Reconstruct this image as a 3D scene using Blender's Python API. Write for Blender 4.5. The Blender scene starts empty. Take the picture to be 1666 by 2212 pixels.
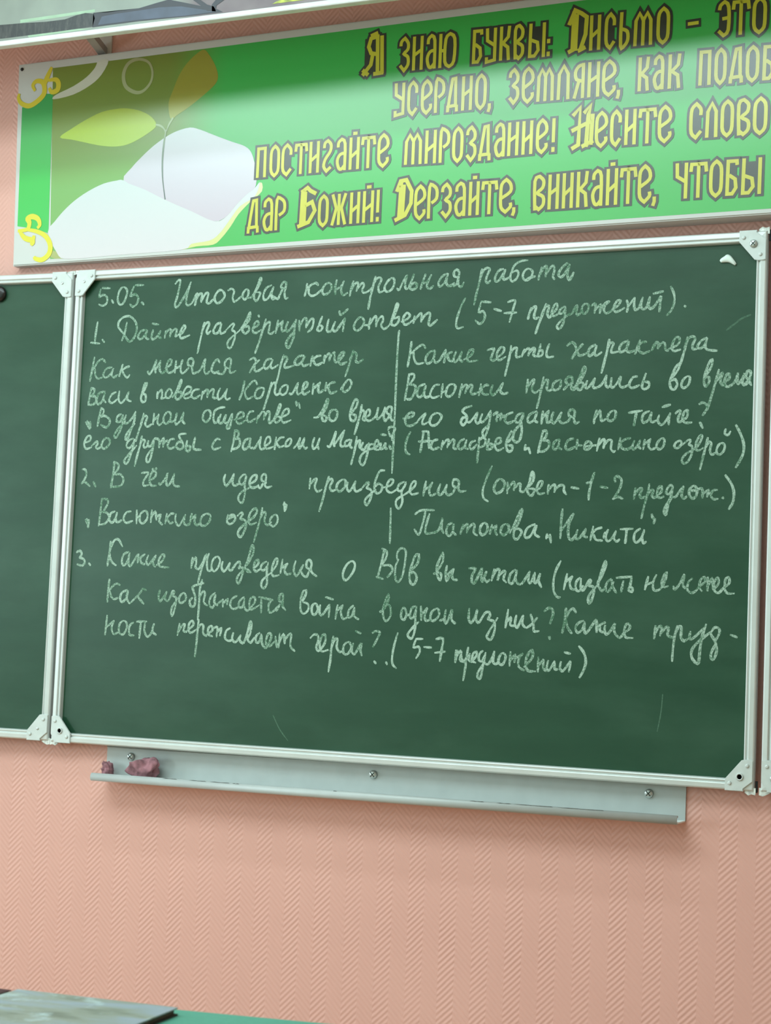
import bpy, bmesh, math, random
from mathutils import Matrix, Vector

random.seed(7)
scene = bpy.context.scene
COL = scene.collection
ZT = 1.95                       # height of the blackboard's top edge above the floor

# ------------------------------------------------------------------ camera
cam_data = bpy.data.cameras.new('camera')
cam = bpy.data.objects.new('camera', cam_data)
COL.objects.link(cam)
R = ((0.90894408, 0.41486761, 0.04129795),
     (0.00589970, 0.08624641, -0.99625637),
     (-0.41687630, 0.90578497, 0.07594557))
cam.matrix_world = Matrix((
    (R[0][0], -R[1][0], -R[2][0], 2.233840),
    (R[0][1], -R[1][1], -R[2][1], -3.235201),
    (R[0][2], -R[1][2], -R[2][2], 1.163162),
    (0, 0, 0, 1)))
cam_data.sensor_fit = 'HORIZONTAL'
cam_data.sensor_width = 36
cam_data.lens = 3886.370 / 1666 * 36
cam_data.clip_start = 0.05
cam_data.dof.use_dof = True
cam_data.dof.focus_distance = 3.45
cam_data.dof.aperture_fstop = 15
scene.camera = cam

# ------------------------------------------------------------------ world, lamps, exposure
world = bpy.data.worlds.new('world')
scene.world = world
world.use_nodes = True
wb = world.node_tree.nodes['Background']
wb.inputs[0].default_value = (0.80, 0.92, 1.0, 1)
wb.inputs[1].default_value = 0.5


def area_light(name, loc, rot, sx, sy, power, color):
    d = bpy.data.lights.new(name, 'AREA')
    d.shape = 'RECTANGLE'
    d.size, d.size_y = sx, sy
    d.energy = power
    d.color = color
    o = bpy.data.objects.new(name, d)
    o.location = loc
    o.rotation_euler = rot
    COL.objects.link(o)
    return o


LAMP_COL = (0.74, 0.98, 1.0)
WIN_COL = (0.72, 0.95, 1.0)
FRONT_ROW, BACK_ROW, BOARD_LAMP, WINDOW = 80, 38, 15.0, 92
area_light('front_lamp_row_light', (0.1, -2.00, 2.95), (0, 0, 0), 2.6, 1.10, FRONT_ROW, LAMP_COL)
area_light('back_lamp_row_light', (0.1, -4.70, 2.95), (0, 0, 0), 2.6, 1.10, BACK_ROW, LAMP_COL)
area_light('board_lamp_light', (0.75, -0.90, 2.90), (0, 0, 0), 2.4, 0.10, BOARD_LAMP, LAMP_COL)
for wy in (-2.0, -5.2):
    area_light('window_daylight', (-3.56, wy, 1.72), (0, math.radians(-90), 0), 1.55, 1.7, WINDOW, WIN_COL)

vs = scene.view_settings
vs.view_transform = 'Standard'
vs.look = 'None'
vs.exposure = -0.24
vs.gamma = 1.0
vs.use_curve_mapping = False
scene.cycles.use_denoising = True
scene.cycles.max_bounces = 8

# ------------------------------------------------------------------ helpers


class Nodes:
    def __init__(self, name):
        self.m = bpy.data.materials.new(name)
        self.m.use_nodes = True
        self.t = self.m.node_tree
        self.b = self.t.nodes['Principled BSDF']

    def new(self, kind, **kw):
        n = self.t.nodes.new(kind)
        for k, v in kw.items():
            setattr(n, k, v)
        return n

    def link(self, a, b):
        self.t.links.new(a, b)

    def math(self, op, a, b=None, c=None):
        n = self.new('ShaderNodeMath', operation=op)
        for i, v in enumerate((a, b, c)):
            if v is None:
                continue
            if isinstance(v, (int, float)):
                n.inputs[i].default_value = v
            else:
                self.link(v, n.inputs[i])
        return n.outputs[0]

    def coords(self):
        return self.new('ShaderNodeTexCoord').outputs['Object']

    def noise(self, vec, scale, detail=2, rough=0.5):
        n = self.new('ShaderNodeTexNoise')
        n.inputs['Scale'].default_value = scale
        n.inputs['Detail'].default_value = detail
        n.inputs['Roughness'].default_value = rough
        self.link(vec, n.inputs['Vector'])
        return n.outputs['Fac']

    def ramp(self, fac, stops):
        n = self.new('ShaderNodeValToRGB')
        while len(n.color_ramp.elements) < len(stops):
            n.color_ramp.elements.new(0.5)
        for e, (p, c) in zip(n.color_ramp.elements, stops):
            e.position = p
            e.color = (*c, 1)
        self.link(fac, n.inputs[0])
        return n.outputs[0]

    def mix(self, fac, a, b):
        n = self.new('ShaderNodeMix', data_type='RGBA')
        if isinstance(fac, (int, float)):
            n.inputs[0].default_value = fac
        else:
            self.link(fac, n.inputs[0])
        for sock, v in ((n.inputs[6], a), (n.inputs[7], b)):
            if isinstance(v, tuple):
                sock.default_value = (*v, 1)
            else:
                self.link(v, sock)
        return n.outputs[2]

    def base(self, v):
        s = self.b.inputs['Base Color']
        if isinstance(v, tuple):
            s.default_value = (*v, 1)
        else:
            self.link(v, s)

    def set(self, **kw):
        for k, v in kw.items():
            self.b.inputs[k.replace('_', ' ')].default_value = v
        return self

    def bump(self, h, dist, strength=1.0):
        n = self.new('ShaderNodeBump')
        n.inputs['Distance'].default_value = dist
        n.inputs['Strength'].default_value = strength
        self.link(h, n.inputs['Height'])
        self.link(n.outputs[0], self.b.inputs['Normal'])


def lin(r, g, b):
    f = lambda c: (c / 255 / 12.92) if c <= 10 else ((c / 255 + 0.055) / 1.055) ** 2.4
    return (f(r), f(g), f(b))


def simple(name, col, rough=0.5, metallic=0.0, var=0.08, scale=30, coat=0.0, bump=0.0):
    n = Nodes(name)
    v = n.noise(n.coords(), scale, 3)
    dark = tuple(c * (1 - var) for c in col)
    light = tuple(min(1, c * (1 + var)) for c in col)
    n.base(n.ramp(v, [(0.3, dark), (0.7, light)]))
    n.set(Roughness=rough, Metallic=metallic, Coat_Weight=coat)
    if bump:
        n.bump(v, bump)
    return n.m


def link_mesh(name, bm, mats, parent=None, smooth=False):
    me = bpy.data.meshes.new(name)
    bm.normal_update()
    bm.to_mesh(me)
    bm.free()
    if not isinstance(mats, (list, tuple)):
        mats = [mats]
    for m in mats:
        me.materials.append(m)
    if smooth:
        for p in me.polygons:
            p.use_smooth = True
    o = bpy.data.objects.new(name, me)
    COL.objects.link(o)
    if parent:
        o.parent = parent
        o.matrix_parent_inverse = Matrix.Identity(4)
    return o


def empty(name, loc=(0, 0, 0), rot=(0, 0, 0)):
    o = bpy.data.objects.new(name, None)
    o.empty_display_size = 0.1
    o.location = loc
    o.rotation_euler = rot
    COL.objects.link(o)
    return o


def tag(o, label=None, category=None, group=None, kind=None):
    for k, v in (('label', label), ('category', category), ('group', group), ('kind', kind)):
        if v:
            o[k] = v
    return o


def add_box(bm, a, b, bevel=0.0, seg=2, mat=0):
    cs = [(x, y, z) for x in (a[0], b[0]) for y in (a[1], b[1]) for z in (a[2], b[2])]
    v = [bm.verts.new(c) for c in cs]
    fs = [bm.faces.new([v[i] for i in q]) for q in
          ((0, 1, 3, 2), (4, 6, 7, 5), (0, 4, 5, 1), (2, 3, 7, 6), (0, 2, 6, 4), (1, 5, 7, 3))]
    for q in fs:
        q.material_index = mat
    if bevel:
        es = list({e for q in fs for e in q.edges})
        r = bmesh.ops.bevel(bm, geom=es, offset=bevel, segments=seg, affect='EDGES', profile=0.5)
        for q in r['faces']:
            q.material_index = mat
    return v


def box(name, a, b, mat, parent=None, bevel=0.0, seg=2):
    bm = bmesh.new()
    add_box(bm, a, b, bevel, seg)
    bmesh.ops.recalc_face_normals(bm, faces=bm.faces)
    return link_mesh(name, bm, mat, parent)


def add_prism(bm, pts, depth, to3, mat=0):
    """pts: outline in a plane; to3(u, v, d) -> point; extruded from d=0 to d=depth."""
    lo = [bm.verts.new(to3(u, v, 0.0)) for u, v in pts]
    hi = [bm.verts.new(to3(u, v, depth)) for u, v in pts]
    n = len(pts)
    fs = [bm.faces.new(lo), bm.faces.new(hi[::-1])]
    for i in range(n):
        j = (i + 1) % n
        fs.append(bm.faces.new((lo[i], hi[i], hi[j], lo[j])))
    for q in fs:
        q.material_index = mat
    return fs


def add_sweep(bm, prof, x0, x1, cap=True, mat=0):
    """prof: list of (y, z); swept along X from x0 to x1 (closed outline)."""
    a = [bm.verts.new((x0, y, z)) for y, z in prof]
    b = [bm.verts.new((x1, y, z)) for y, z in prof]
    n = len(prof)
    for i in range(n):
        j = (i + 1) % n
        bm.faces.new((a[i], b[i], b[j], a[j])).material_index = mat
    if cap:
        bm.faces.new(a).material_index = mat
        bm.faces.new(b[::-1]).material_index = mat


def add_lathe(bm, centre, axis, prof, n=24, mat=0):
    """prof: list of (radius, distance along axis)."""
    ax = Vector(axis).normalized()
    t = Vector((0, 0, 1)) if abs(ax.z) < 0.9 else Vector((1, 0, 0))
    u = ax.cross(t).normalized()
    w = ax.cross(u)
    c = Vector(centre)
    rings = []
    for r, d in prof:
        if r <= 1e-6:
            rings.append([bm.verts.new(c + ax * d)])
        else:
            rings.append([bm.verts.new(c + ax * d + (u * math.cos(2 * math.pi * k / n) + w * math.sin(2 * math.pi * k / n)) * r) for k in range(n)])
    for p, q in zip(rings, rings[1:]):
        for k in range(n):
            j = (k + 1) % n
            if len(p) == 1 and len(q) == 1:
                continue
            if len(p) == 1:
                f = bm.faces.new((p[0], q[k], q[j]))
            elif len(q) == 1:
                f = bm.faces.new((p[k], q[0], p[j]))
            else:
                f = bm.faces.new((p[k], q[k], q[j], p[j]))
            f.material_index = mat
    for end in (rings[0], rings[-1]):
        if len(end) > 2:
            bm.faces.new(end).material_index = mat


def smooth_path(pts, sub=5):
    """Catmull-Rom through the points."""
    if len(pts) < 3:
        (x0, y0), (x1, y1) = pts[0], pts[-1]
        return [(x0 + (x1 - x0) * k / sub, y0 + (y1 - y0) * k / sub) for k in range(sub + 1)]
    closed = math.hypot(pts[0][0] - pts[-1][0], pts[0][1] - pts[-1][1]) < 1e-4
    out = []
    n = len(pts)
    for i in range(n - 1):
        p1, p2 = pts[i], pts[i + 1]
        p0 = pts[i - 1] if i > 0 else (pts[n - 2] if closed else p1)
        p3 = pts[i + 2] if i + 2 < n else (pts[1] if closed else p2)
        for k in range(sub):
            t = k / sub
            q = []
            for d in (0, 1):
                a, b, c, e = p0[d], p1[d], p2[d], p3[d]
                q.append(0.5 * (2 * b + (c - a) * t + (2 * a - 5 * b + 4 * c - e) * t * t + (3 * b - a - 3 * c + e) * t ** 3))
            out.append(tuple(q))
    out.append(tuple(pts[-1]))
    return out


def add_ribbon(bm, pts, widths, to3, d, thick=0.0, miter=2.0, ext=0.0, mat=0):
    """A flat band of varying width along pts (in a plane), lying at distance d in front of it."""
    p = [Vector(q) for q in pts]
    q = [p[0]]
    for a in p[1:]:
        if (a - q[-1]).length > 1e-5:
            q.append(a)
    p = q
    if len(p) < 2:
        return
    closed = (p[0] - p[-1]).length < 1e-4 and len(p) > 3
    if ext and not closed:
        p[0] = p[0] + (p[0] - p[1]).normalized() * ext
        p[-1] = p[-1] + (p[-1] - p[-2]).normalized() * ext
    n = len(p)
    L, Rr = [], []
    for i in range(n):
        if closed and i in (0, n - 1):
            a, b, c = p[n - 2], p[0], p[1]
        else:
            a, b, c = p[max(i - 1, 0)], p[i], p[min(i + 1, n - 1)]
        d1 = (b - a).normalized() if (b - a).length > 1e-7 else (c - b).normalized()
        d2 = (c - b).normalized() if (c - b).length > 1e-7 else d1
        n1 = Vector((-d1.y, d1.x))
        n2 = Vector((-d2.y, d2.x))
        m = n1 + n2
        if m.length < 1e-3:
            m = n1
        m.normalize()
        k = min(miter, 1 / max(0.2, m.dot(n1)))
        w = widths if isinstance(widths, float) else widths[min(i, len(widths) - 1)]
        L.append(b + m * (w / 2 * k))
        Rr.append(b - m * (w / 2 * k))
    vl = [bm.verts.new(to3(a.x, a.y, d + 3e-6 * i)) for i, a in enumerate(L)]
    vr = [bm.verts.new(to3(a.x, a.y, d + 3e-6 * i)) for i, a in enumerate(Rr)]
    for i in range(n - 1):
        bm.faces.new((vl[i], vl[i + 1], vr[i + 1], vr[i])).material_index = mat


def decode(s):
    out = []
    for st in s.split(';'):
        v = [int(a) for a in st.split()]
        out.append([(v[i] * 1e-4, v[i + 1] * 1e-4) for i in range(0, len(v), 2)])
    return out


# ------------------------------------------------------------------ materials
def wallpaper():
    n = Nodes('pink_herringbone_wallpaper')
    c = n.coords()
    sep = n.new('ShaderNodeSeparateXYZ')
    n.link(c, sep.inputs[0])
    x, z = sep.outputs[0], sep.outputs[2]
    tri = n.math('PINGPONG', n.math('ADD', x, -1.3994 + 0.0673 * 60), 0.03365)
    wob = n.math('MULTIPLY', n.math('SUBTRACT', n.noise(c, 18, 2), 0.5), 0.004)
    ph = n.math('ADD', n.math('ADD', z, n.math('MULTIPLY', tri, 0.98)), wob)
    s = n.math('SINE', n.math('MULTIPLY', ph, 2 * math.pi / 0.0120))
    amp = n.math('ADD', n.math('MULTIPLY', n.noise(c, 9, 2), 0.9), 0.15)
    h = n.math('ADD', n.math('MULTIPLY', s, amp), n.math('MULTIPLY', n.noise(c, 260, 2), 0.35))
    n.base(n.ramp(n.noise(c, 3.5, 3), [(0.3, (0.70, 0.372, 0.312)), (0.7, (0.73, 0.394, 0.33))]))
    n.set(Roughness=0.62)
    n.bump(h, 0.00042)
    return n.m


def board_green():
    n = Nodes('green_chalkboard_enamel')
    c = n.coords()
    st = n.new('ShaderNodeMapping')
    st.inputs['Scale'].default_value = (1.5, 1, 9)
    st.inputs['Rotation'].default_value = (0, 0.5, 0)
    n.link(c, st.inputs[0])
    smear = n.noise(st.outputs[0], 3, 4, 0.6)
    fine = n.noise(c, 900, 1)
    a = n.ramp(smear, [(0.35, (0.013, 0.053, 0.027)), (0.75, (0.018, 0.065, 0.034))])
    dust = n.new('ShaderNodeMapping')
    dust.inputs['Scale'].default_value = (1.0, 1, 2.2)
    dust.inputs['Rotation'].default_value = (0, -0.35, 0)
    n.link(c, dust.inputs[0])
    haze = n.ramp(n.noise(dust.outputs[0], 2.6, 5, 0.62), [(0.46, (0, 0, 0)), (0.75, (0.30, 0.30, 0.30))])
    a = n.mix(haze, a, (0.080, 0.165, 0.110))
    n.base(n.mix(n.math('MULTIPLY', fine, 0.25), a, (0.025, 0.080, 0.044)))
    n.set(Roughness=0.34, Specular_IOR_Level=0.32)
    n.bump(fine, 0.00004)
    return n.m


def chalk():
    n = Nodes('white_chalk_marks')
    c = n.coords()
    g = n.noise(c, 420, 3, 0.7)
    p = n.noise(c, 14, 2)
    k = n.ramp(n.math('ADD', g, n.math('MULTIPLY', n.math('SUBTRACT', p, 0.5), 0.45)),
               [(0.36, (0.07, 0.17, 0.10)), (0.60, (0.40, 0.53, 0.44))])
    n.base(k)
    n.set(Roughness=0.9, Specular_IOR_Level=0.2)
    return n.m


def banner_print():
    """The printed ground of the banner: olive to leaf green behind the book, bright green behind the words."""
    n = Nodes('green_printed_banner_sheet')
    c = n.coords()
    sep = n.new('ShaderNodeSeparateXYZ')
    n.link(c, sep.inputs[0])
    x, z = sep.outputs[0], sep.outputs[2]
    zz = n.math('DIVIDE', n.math('SUBTRACT', z, 1.98), 0.44)
    pic = n.ramp(zz, [(0.0, (0.20, 0.42, 0.12)), (0.35, (0.19, 0.42, 0.12)), (0.6, (0.17, 0.27, 0.045)), (0.95, (0.19, 0.25, 0.04))])
    word = n.mix(n.math('MULTIPLY', n.noise(c, 2.5, 2), 0.25), (0.045, 0.43, 0.075), (0.055, 0.47, 0.09))
    f = n.new('ShaderNodeMapRange', interpolation_type='SMOOTHSTEP')
    n.link(x, f.inputs[0])
    f.inputs[1].default_value = 0.20
    f.inputs[2].default_value = 0.36
    n.base(n.mix(f.outputs[0], pic, word))
    n.set(Roughness=PRINT_ROUGH, Specular_IOR_Level=PRINT_SPEC)
    return n.m


PRINT_ROUGH = 0.24
PRINT_SPEC = 0.9


def printed(name, stops, axis=2, lo=0.0, hi=1.0):
    n = Nodes(name)
    sep = n.new('ShaderNodeSeparateXYZ')
    n.link(n.coords(), sep.inputs[0])
    t = n.math('DIVIDE', n.math('SUBTRACT', sep.outputs[axis], lo), hi - lo)
    n.base(n.ramp(t, stops))
    n.set(Roughness=PRINT_ROUGH, Specular_IOR_Level=PRINT_SPEC)
    return n.m


M_wall = wallpaper()
M_board = board_green()
M_chalk = chalk()
M_alu = simple('satin_aluminium_rail', (0.62, 0.66, 0.64), 0.38, 0.25, 0.04, 20)
M_plate = simple('pale_grey_corner_plate', (0.60, 0.65, 0.63), 0.45, 0.1, 0.05, 60)
M_steel = simple('steel_screw_head', (0.52, 0.56, 0.54), 0.35, 0.7, 0.1, 300)
M_dark = simple('black_hole_lining', (0.012, 0.014, 0.014), 0.8)
M_tray = simple('grey_painted_tray_metal', (0.44, 0.475, 0.465), 0.45, 0.1, 0.04, 25)
M_gap_shade = simple('painted_gap_shade', (0.10, 0.11, 0.10), 0.8, 0, 0.4, 200)  # dark colour standing in for shade in the gap behind the lip
M_edge = simple('bare_white_tray_edge', (0.78, 0.84, 0.82), 0.5)
M_panel = simple('white_banner_panel', (0.58, 0.585, 0.56), 0.4, 0, 0.03, 5)
M_white = simple('white_painted_trim', (0.70, 0.72, 0.70), 0.4)
M_ceil = simple('white_ceiling_paint', (0.86, 0.83, 0.78), 0.8)
M_floor = simple('warm_brown_linoleum', (0.50, 0.31, 0.19), 0.45, 0, 0.25, 6)
M_sidewall = simple('pale_pink_side_wall_paint', (0.76, 0.56, 0.47), 0.7, 0, 0.03, 4)
M_rag = simple('dusty_rose_cloth', (0.27, 0.125, 0.145), 0.95, 0, 0.5, 55, bump=0.0012)
M_magnet = simple('black_magnet_plastic', (0.010, 0.008, 0.008), 0.25)
M_putty = simple('white_putty', (0.74, 0.85, 0.79), 0.6, 0, 0.03, 100)
M_desk = simple('teal_green_desk_laminate', (0.10, 0.33, 0.24), 0.4, 0, 0.06, 120)
M_desk_edge = simple('dark_desk_frame_metal', (0.05, 0.05, 0.05), 0.4, 0.5)
M_gold = simple('dark_brown_letter_outline', (0.040, 0.044, 0.034), PRINT_ROUGH, 0, 0.15, 10)  # printed dark outline ink of the letters
M_gold.node_tree.nodes['Principled BSDF'].inputs['Specular IOR Level'].default_value = PRINT_SPEC
M_yellow = simple('yellow_letter_ink', (0.58, 0.55, 0.04), PRINT_ROUGH, 0, 0.08, 14)
M_yellow.node_tree.nodes['Principled BSDF'].inputs['Specular IOR Level'].default_value = PRINT_SPEC
M_print = banner_print()
M_stripe = printed('printed_green_stripe', [(0, (0.05, 0.52, 0.10)), (0.5, (0.04, 0.50, 0.08)), (1, (0.045, 0.36, 0.09))], 2, 1.98, 2.33)
M_pageL = printed('printed_left_page', [(0, (0.66, 0.62, 0.64)), (1, (0.60, 0.66, 0.66))], 2, 1.98, 2.15)
M_pageR = printed('printed_right_page', [(0, (0.58, 0.50, 0.57)), (0.6, (0.60, 0.58, 0.64)), (1, (0.58, 0.64, 0.66))], 2, 2.05, 2.26)
M_pedge = printed('printed_page_edge', [(0, (0.66, 0.66, 0.26)), (1, (0.70, 0.70, 0.40))], 2, 2.0, 2.15)
M_leafL = printed('printed_lime_leaf', [(0, (0.42, 0.62, 0.10)), (0.5, (0.38, 0.54, 0.03)), (1, (0.34, 0.42, 0.03))], 2, 2.21, 2.31)
M_leafR = printed('printed_golden_leaf', [(0, (0.36, 0.40, 0.05)), (0.4, (0.30, 0.28, 0.03)), (1, (0.32, 0.30, 0.04))], 2, 2.27, 2.42)
M_stem = printed('printed_stem', [(0, (0.14, 0.17, 0.16)), (0.6, (0.20, 0.27, 0.20)), (1, (0.40, 0.52, 0.26))], 2, 2.11, 2.27)
M_ring = printed('printed_drop_ring', [(0, (0.40, 0.46, 0.24)), (1, (0.36, 0.36, 0.18))], 2, 2.32, 2.41)
M_arc = printed('printed_white_arc', [(0, (0.58, 0.58, 0.46)), (1, (0.64, 0.64, 0.55))], 2, 2.34, 2.41)
M_scroll = printed('printed_yellow_scroll', [(0, (0.72, 0.66, 0.04)), (1, (0.68, 0.56, 0.04))], 2, 1.98, 2.4)
M_wedge = printed('printed_olive_wedge', [(0, (0.36, 0.40, 0.14)), (1, (0.40, 0.44, 0.16))], 2, 1.97, 2.0)

# ------------------------------------------------------------------ the room
RX0, RX1, RY0, RH = -3.6, 4.2, -6.6, 3.0


def struct(o):
    o['kind'] = 'structure'
    return o


struct(box('wall_front', (RX0 - 0.2, 0.0, 0.0), (RX1 + 0.2, 0.15, RH), M_wall))
struct(box('floor', (RX0 - 0.2, RY0 - 0.2, -0.1), (RX1 + 0.2, 0.15, 0.0), M_floor))
struct(box('ceiling', (RX0 - 0.2, RY0 - 0.2, RH), (RX1 + 0.2, 0.15, RH + 0.1), M_ceil))
struct(box('wall_right', (RX1, RY0, 0.0), (RX1 + 0.2, 0.0, RH), M_sidewall))
struct(box('wall_back', (RX0 - 0.2, RY0 - 0.2, 0.0), (RX1 + 0.2, RY0, RH), simple('pale_green_wall_paint', (0.50, 0.66, 0.56), 0.7)))
struct(box('baseboard_front', (RX0, -0.018, 0.0), (RX1, 0.0, 0.09), simple('brown_baseboard_paint', (0.20, 0.09, 0.05), 0.4), None, 0.003))
bm = bmesh.new()
WIN = [(-2.9, -1.1), (-6.1, -4.3)]
add_box(bm, (RX0 - 0.2, RY0, 0), (RX0, 0, 0.92))
add_box(bm, (RX0 - 0.2, RY0, 2.55), (RX0, 0, RH))
for a, b in ((-1.1, 0.0), (-4.3, -2.9), (RY0, -6.1)):
    add_box(bm, (RX0 - 0.2, a, 0.92), (RX0, b, 2.55))
struct(link_mesh('wall_left', bm, M_sidewall))
gl = Nodes('clear_window_glass')
gl.base((0.95, 0.98, 0.97))
gl.set(Roughness=0.02, Transmission_Weight=1.0, IOR=1.05)
for i, (a, b) in enumerate(WIN):
    bm = bmesh.new()
    for q in (((a, 0.92), (a + 0.06, 2.55)), ((b - 0.06, 0.92), (b, 2.55)), ((a, 0.92), (b, 0.98)), ((a, 2.49), (b, 2.55)),
              (((a + b) / 2 - 0.03, 0.92), ((a + b) / 2 + 0.03, 2.55))):
        (y0, z0), (y1, z1) = q
        add_box(bm, (RX0 - 0.13, y0, z0), (RX0 - 0.07, y1, z1))
    w = struct(link_mesh('window_%d' % (i + 1), bm, M_white))
    box('window_pane', (RX0 - 0.102, a + 0.05, 0.97), (RX0 - 0.098, b - 0.05, 2.50), gl.m, w)
    box('window_sill', (RX0 - 0.06, a - 0.03, 0.89), (RX0 + 0.16, b + 0.03, 0.92), M_white, w, 0.004)

# ------------------------------------------------------------------ blackboards
BW, BH = 1.5, 1.01156
Y_BACK, Y_FACE, Y_FRONT = -0.017, -0.0225, -0.032


def rail(name, length, parent, place, ends):
    """Aluminium edge rail, mitred; u runs along it, v inward from the outer edge, d towards the room."""
    prof = [(0.0, -0.018), (0.0, -0.0285), (0.0012, -0.0315), (0.003, -0.0328), (0.0105, -0.0334), (0.0118, -0.0325), (0.0124, -0.0300),
            (0.0148, -0.0300), (0.0155, -0.0312), (0.0172, -0.0318), (0.0190, -0.0305), (0.0205, -0.0225), (0.0205, -0.018)]
    bm = bmesh.new()
    a = [bm.verts.new(place(v * ends, v, d)) for v, d in prof]
    b = [bm.verts.new(place(length - v * ends, v, d)) for v, d in prof]
    n = len(prof)
    for i in range(n):
        j = (i + 1) % n
        bm.faces.new((a[i], b[i], b[j], a[j]))
    bm.faces.new(a)
    bm.faces.new(b[::-1])
    bmesh.ops.recalc_face_normals(bm, faces=bm.faces)
    return link_mesh(name, bm, M_alu, parent)


def add_screw(bm, c, r, h, cross=True):
    """Pan-head screw pointing into the room (-Y); material 0 steel, 1 dark."""
    prof = [(r * 1.04, 0), (r, h * 0.55), (r * 0.8, h * 0.9), (r * 0.4, h), (0, h)]
    add_lathe(bm, c, (0, -1, 0), prof, 20)
    if cross:
        for s in (1, -1):
            k = r * 0.5
            t = r * 0.11
            pts = [(-k, -k * s - t), (-k, -k * s + t), (k, k * s + t), (k, k * s - t)]
            add_prism(bm, pts, h * 0.25, lambda u, v, d: (c[0] + u, c[1] - h * 0.86 - d, c[2] + v), 1)


def make_board(name, x0, x1, z0, z1, label, fittings):
    root = empty(name, (x0, 0, z0))
    off = Vector((x0, 0, z0))
    w, h = x1 - x0, z1 - z0
    tag(root, label, 'blackboard', 'hinged blackboard sections')
    bm = bmesh.new()
    add_box(bm, (0.006, Y_FACE, 0.006), (w - 0.006, Y_BACK, h - 0.006))
    link_mesh('writing_surface', bm, M_board, root)
    for mx in (0.14, w - 0.14):
        for mz in (0.12, h - 0.12):
            box('wall_mount', (mx - 0.02, Y_BACK, mz - 0.02), (mx + 0.02, -0.0002, mz + 0.02), M_tray, root)
    rail('frame_rail', w, root, lambda u, v, d: (u, d, h - v), 1)
    rail('frame_rail', w, root, lambda u, v, d: (u, d, v), 1)
    rail('frame_rail', h, root, lambda u, v, d: (v, d, u), 1)
    rail('frame_rail', h, root, lambda u, v, d: (w - v, d, u), 1)
    for cx, cz, sx, sz, centre, cut in fittings:
        bm = bmesh.new()
        S, a = 0.051, 0.020
        pts = [(cut, -0.0008), (S, -0.0008), (S, a), (a + 0.002, S + 0.003), (a - 0.004, S + 0.0045), (0.006, S + 0.0045), (0.0015, S + 0.003),
               (0.0015, 0.017), (cut, 0.0035)]
        ox, oz = (0 if cx == 0 else w), (0 if cz == 0 else h)
        to3 = lambda u, v, d: (ox + sx * u, -0.0325 - d, oz + sz * v)
        add_prism(bm, pts, 0.0032, to3)
        bmesh.ops.recalc_face_normals(bm, faces=bm.faces)
        es = [e for e in bm.edges if all(abs(v.co.y + 0.0357) < 1e-5 for v in e.verts)]
        bmesh.ops.bevel(bm, geom=es, offset=0.0009, segments=2, affect='EDGES')
        pl = link_mesh('corner_plate', bm, M_plate, root)
        for u, v in ((0.0425, 0.0125), (0.0115, 0.0445)):
            bm = bmesh.new()
            add_screw(bm, to3(u, v, 0.0032), 0.0034, 0.0022, False)
            link_mesh('rivet', bm, [M_plate, M_dark], pl, True)
        bm = bmesh.new()
        c = to3(0.0245, 0.0245, 0.0032)
        if centre == 'screw':
            add_screw(bm, c, 0.0072, 0.0045)
        elif centre == 'small':
            add_screw(bm, c, 0.0030, 0.0012, False)
        else:
            add_lathe(bm, c, (0, -1, 0), [(0.0066, 0), (0.0066, 0.002), (0.0054, 0.0026), (0.0044, 0.0018), (0.0044, 0.0003)], 20, 0)
            add_lathe(bm, c, (0, -1, 0), [(0.0043, 0.0004), (0, 0.0004)], 20, 1)
        link_mesh({'screw': 'screw', 'small': 'screw', 'hole': 'screw_socket'}[centre], bm, [M_steel if centre != 'hole' else M_plate, M_dark], pl, True)
    return root


board = make_board('blackboard', 0.0, BW, ZT - BH, ZT,
                   'large green blackboard covered with white chalk handwriting, under the green banner',
                   [(0, 1, 1, -1, 'small', 0.0085), (1, 1, -1, -1, 'screw', 0.0185), (0, 0, 1, 1, 'hole', 0.010), (1, 0, -1, 1, 'hole', 0.018)])
wing = make_board('blackboard', -0.7585, -0.0088, ZT - BH + 0.0015, ZT - 0.0012,
                  'empty green blackboard wing on the left with a black round magnet on it',
                  [(1, 1, -1, -1, 'small', 0.016), (1, 0, -1, 1, 'small', 0.018), (0, 1, 1, -1, 'small', 0.002), (0, 0, 1, 1, 'small', 0.002)])
wing_r = make_board('blackboard', 1.5122, 2.2620, ZT - BH + 0.0010, ZT - 0.0010,
                    'blackboard wing at the right edge, only its grey rail and corner plate showing',
                    [(0, 1, 1, -1, 'screw', 0.014), (0, 0, 1, 1, 'screw', 0.012), (1, 1, -1, -1, 'small', 0.002), (1, 0, -1, 1, 'small', 0.002)])

wing.rotation_euler.z = math.radians(3.5)
wing.location = (-0.0088 - 0.7497 * math.cos(math.radians(3.5)), -0.7497 * math.sin(math.radians(3.5)), wing.location.z)

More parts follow.
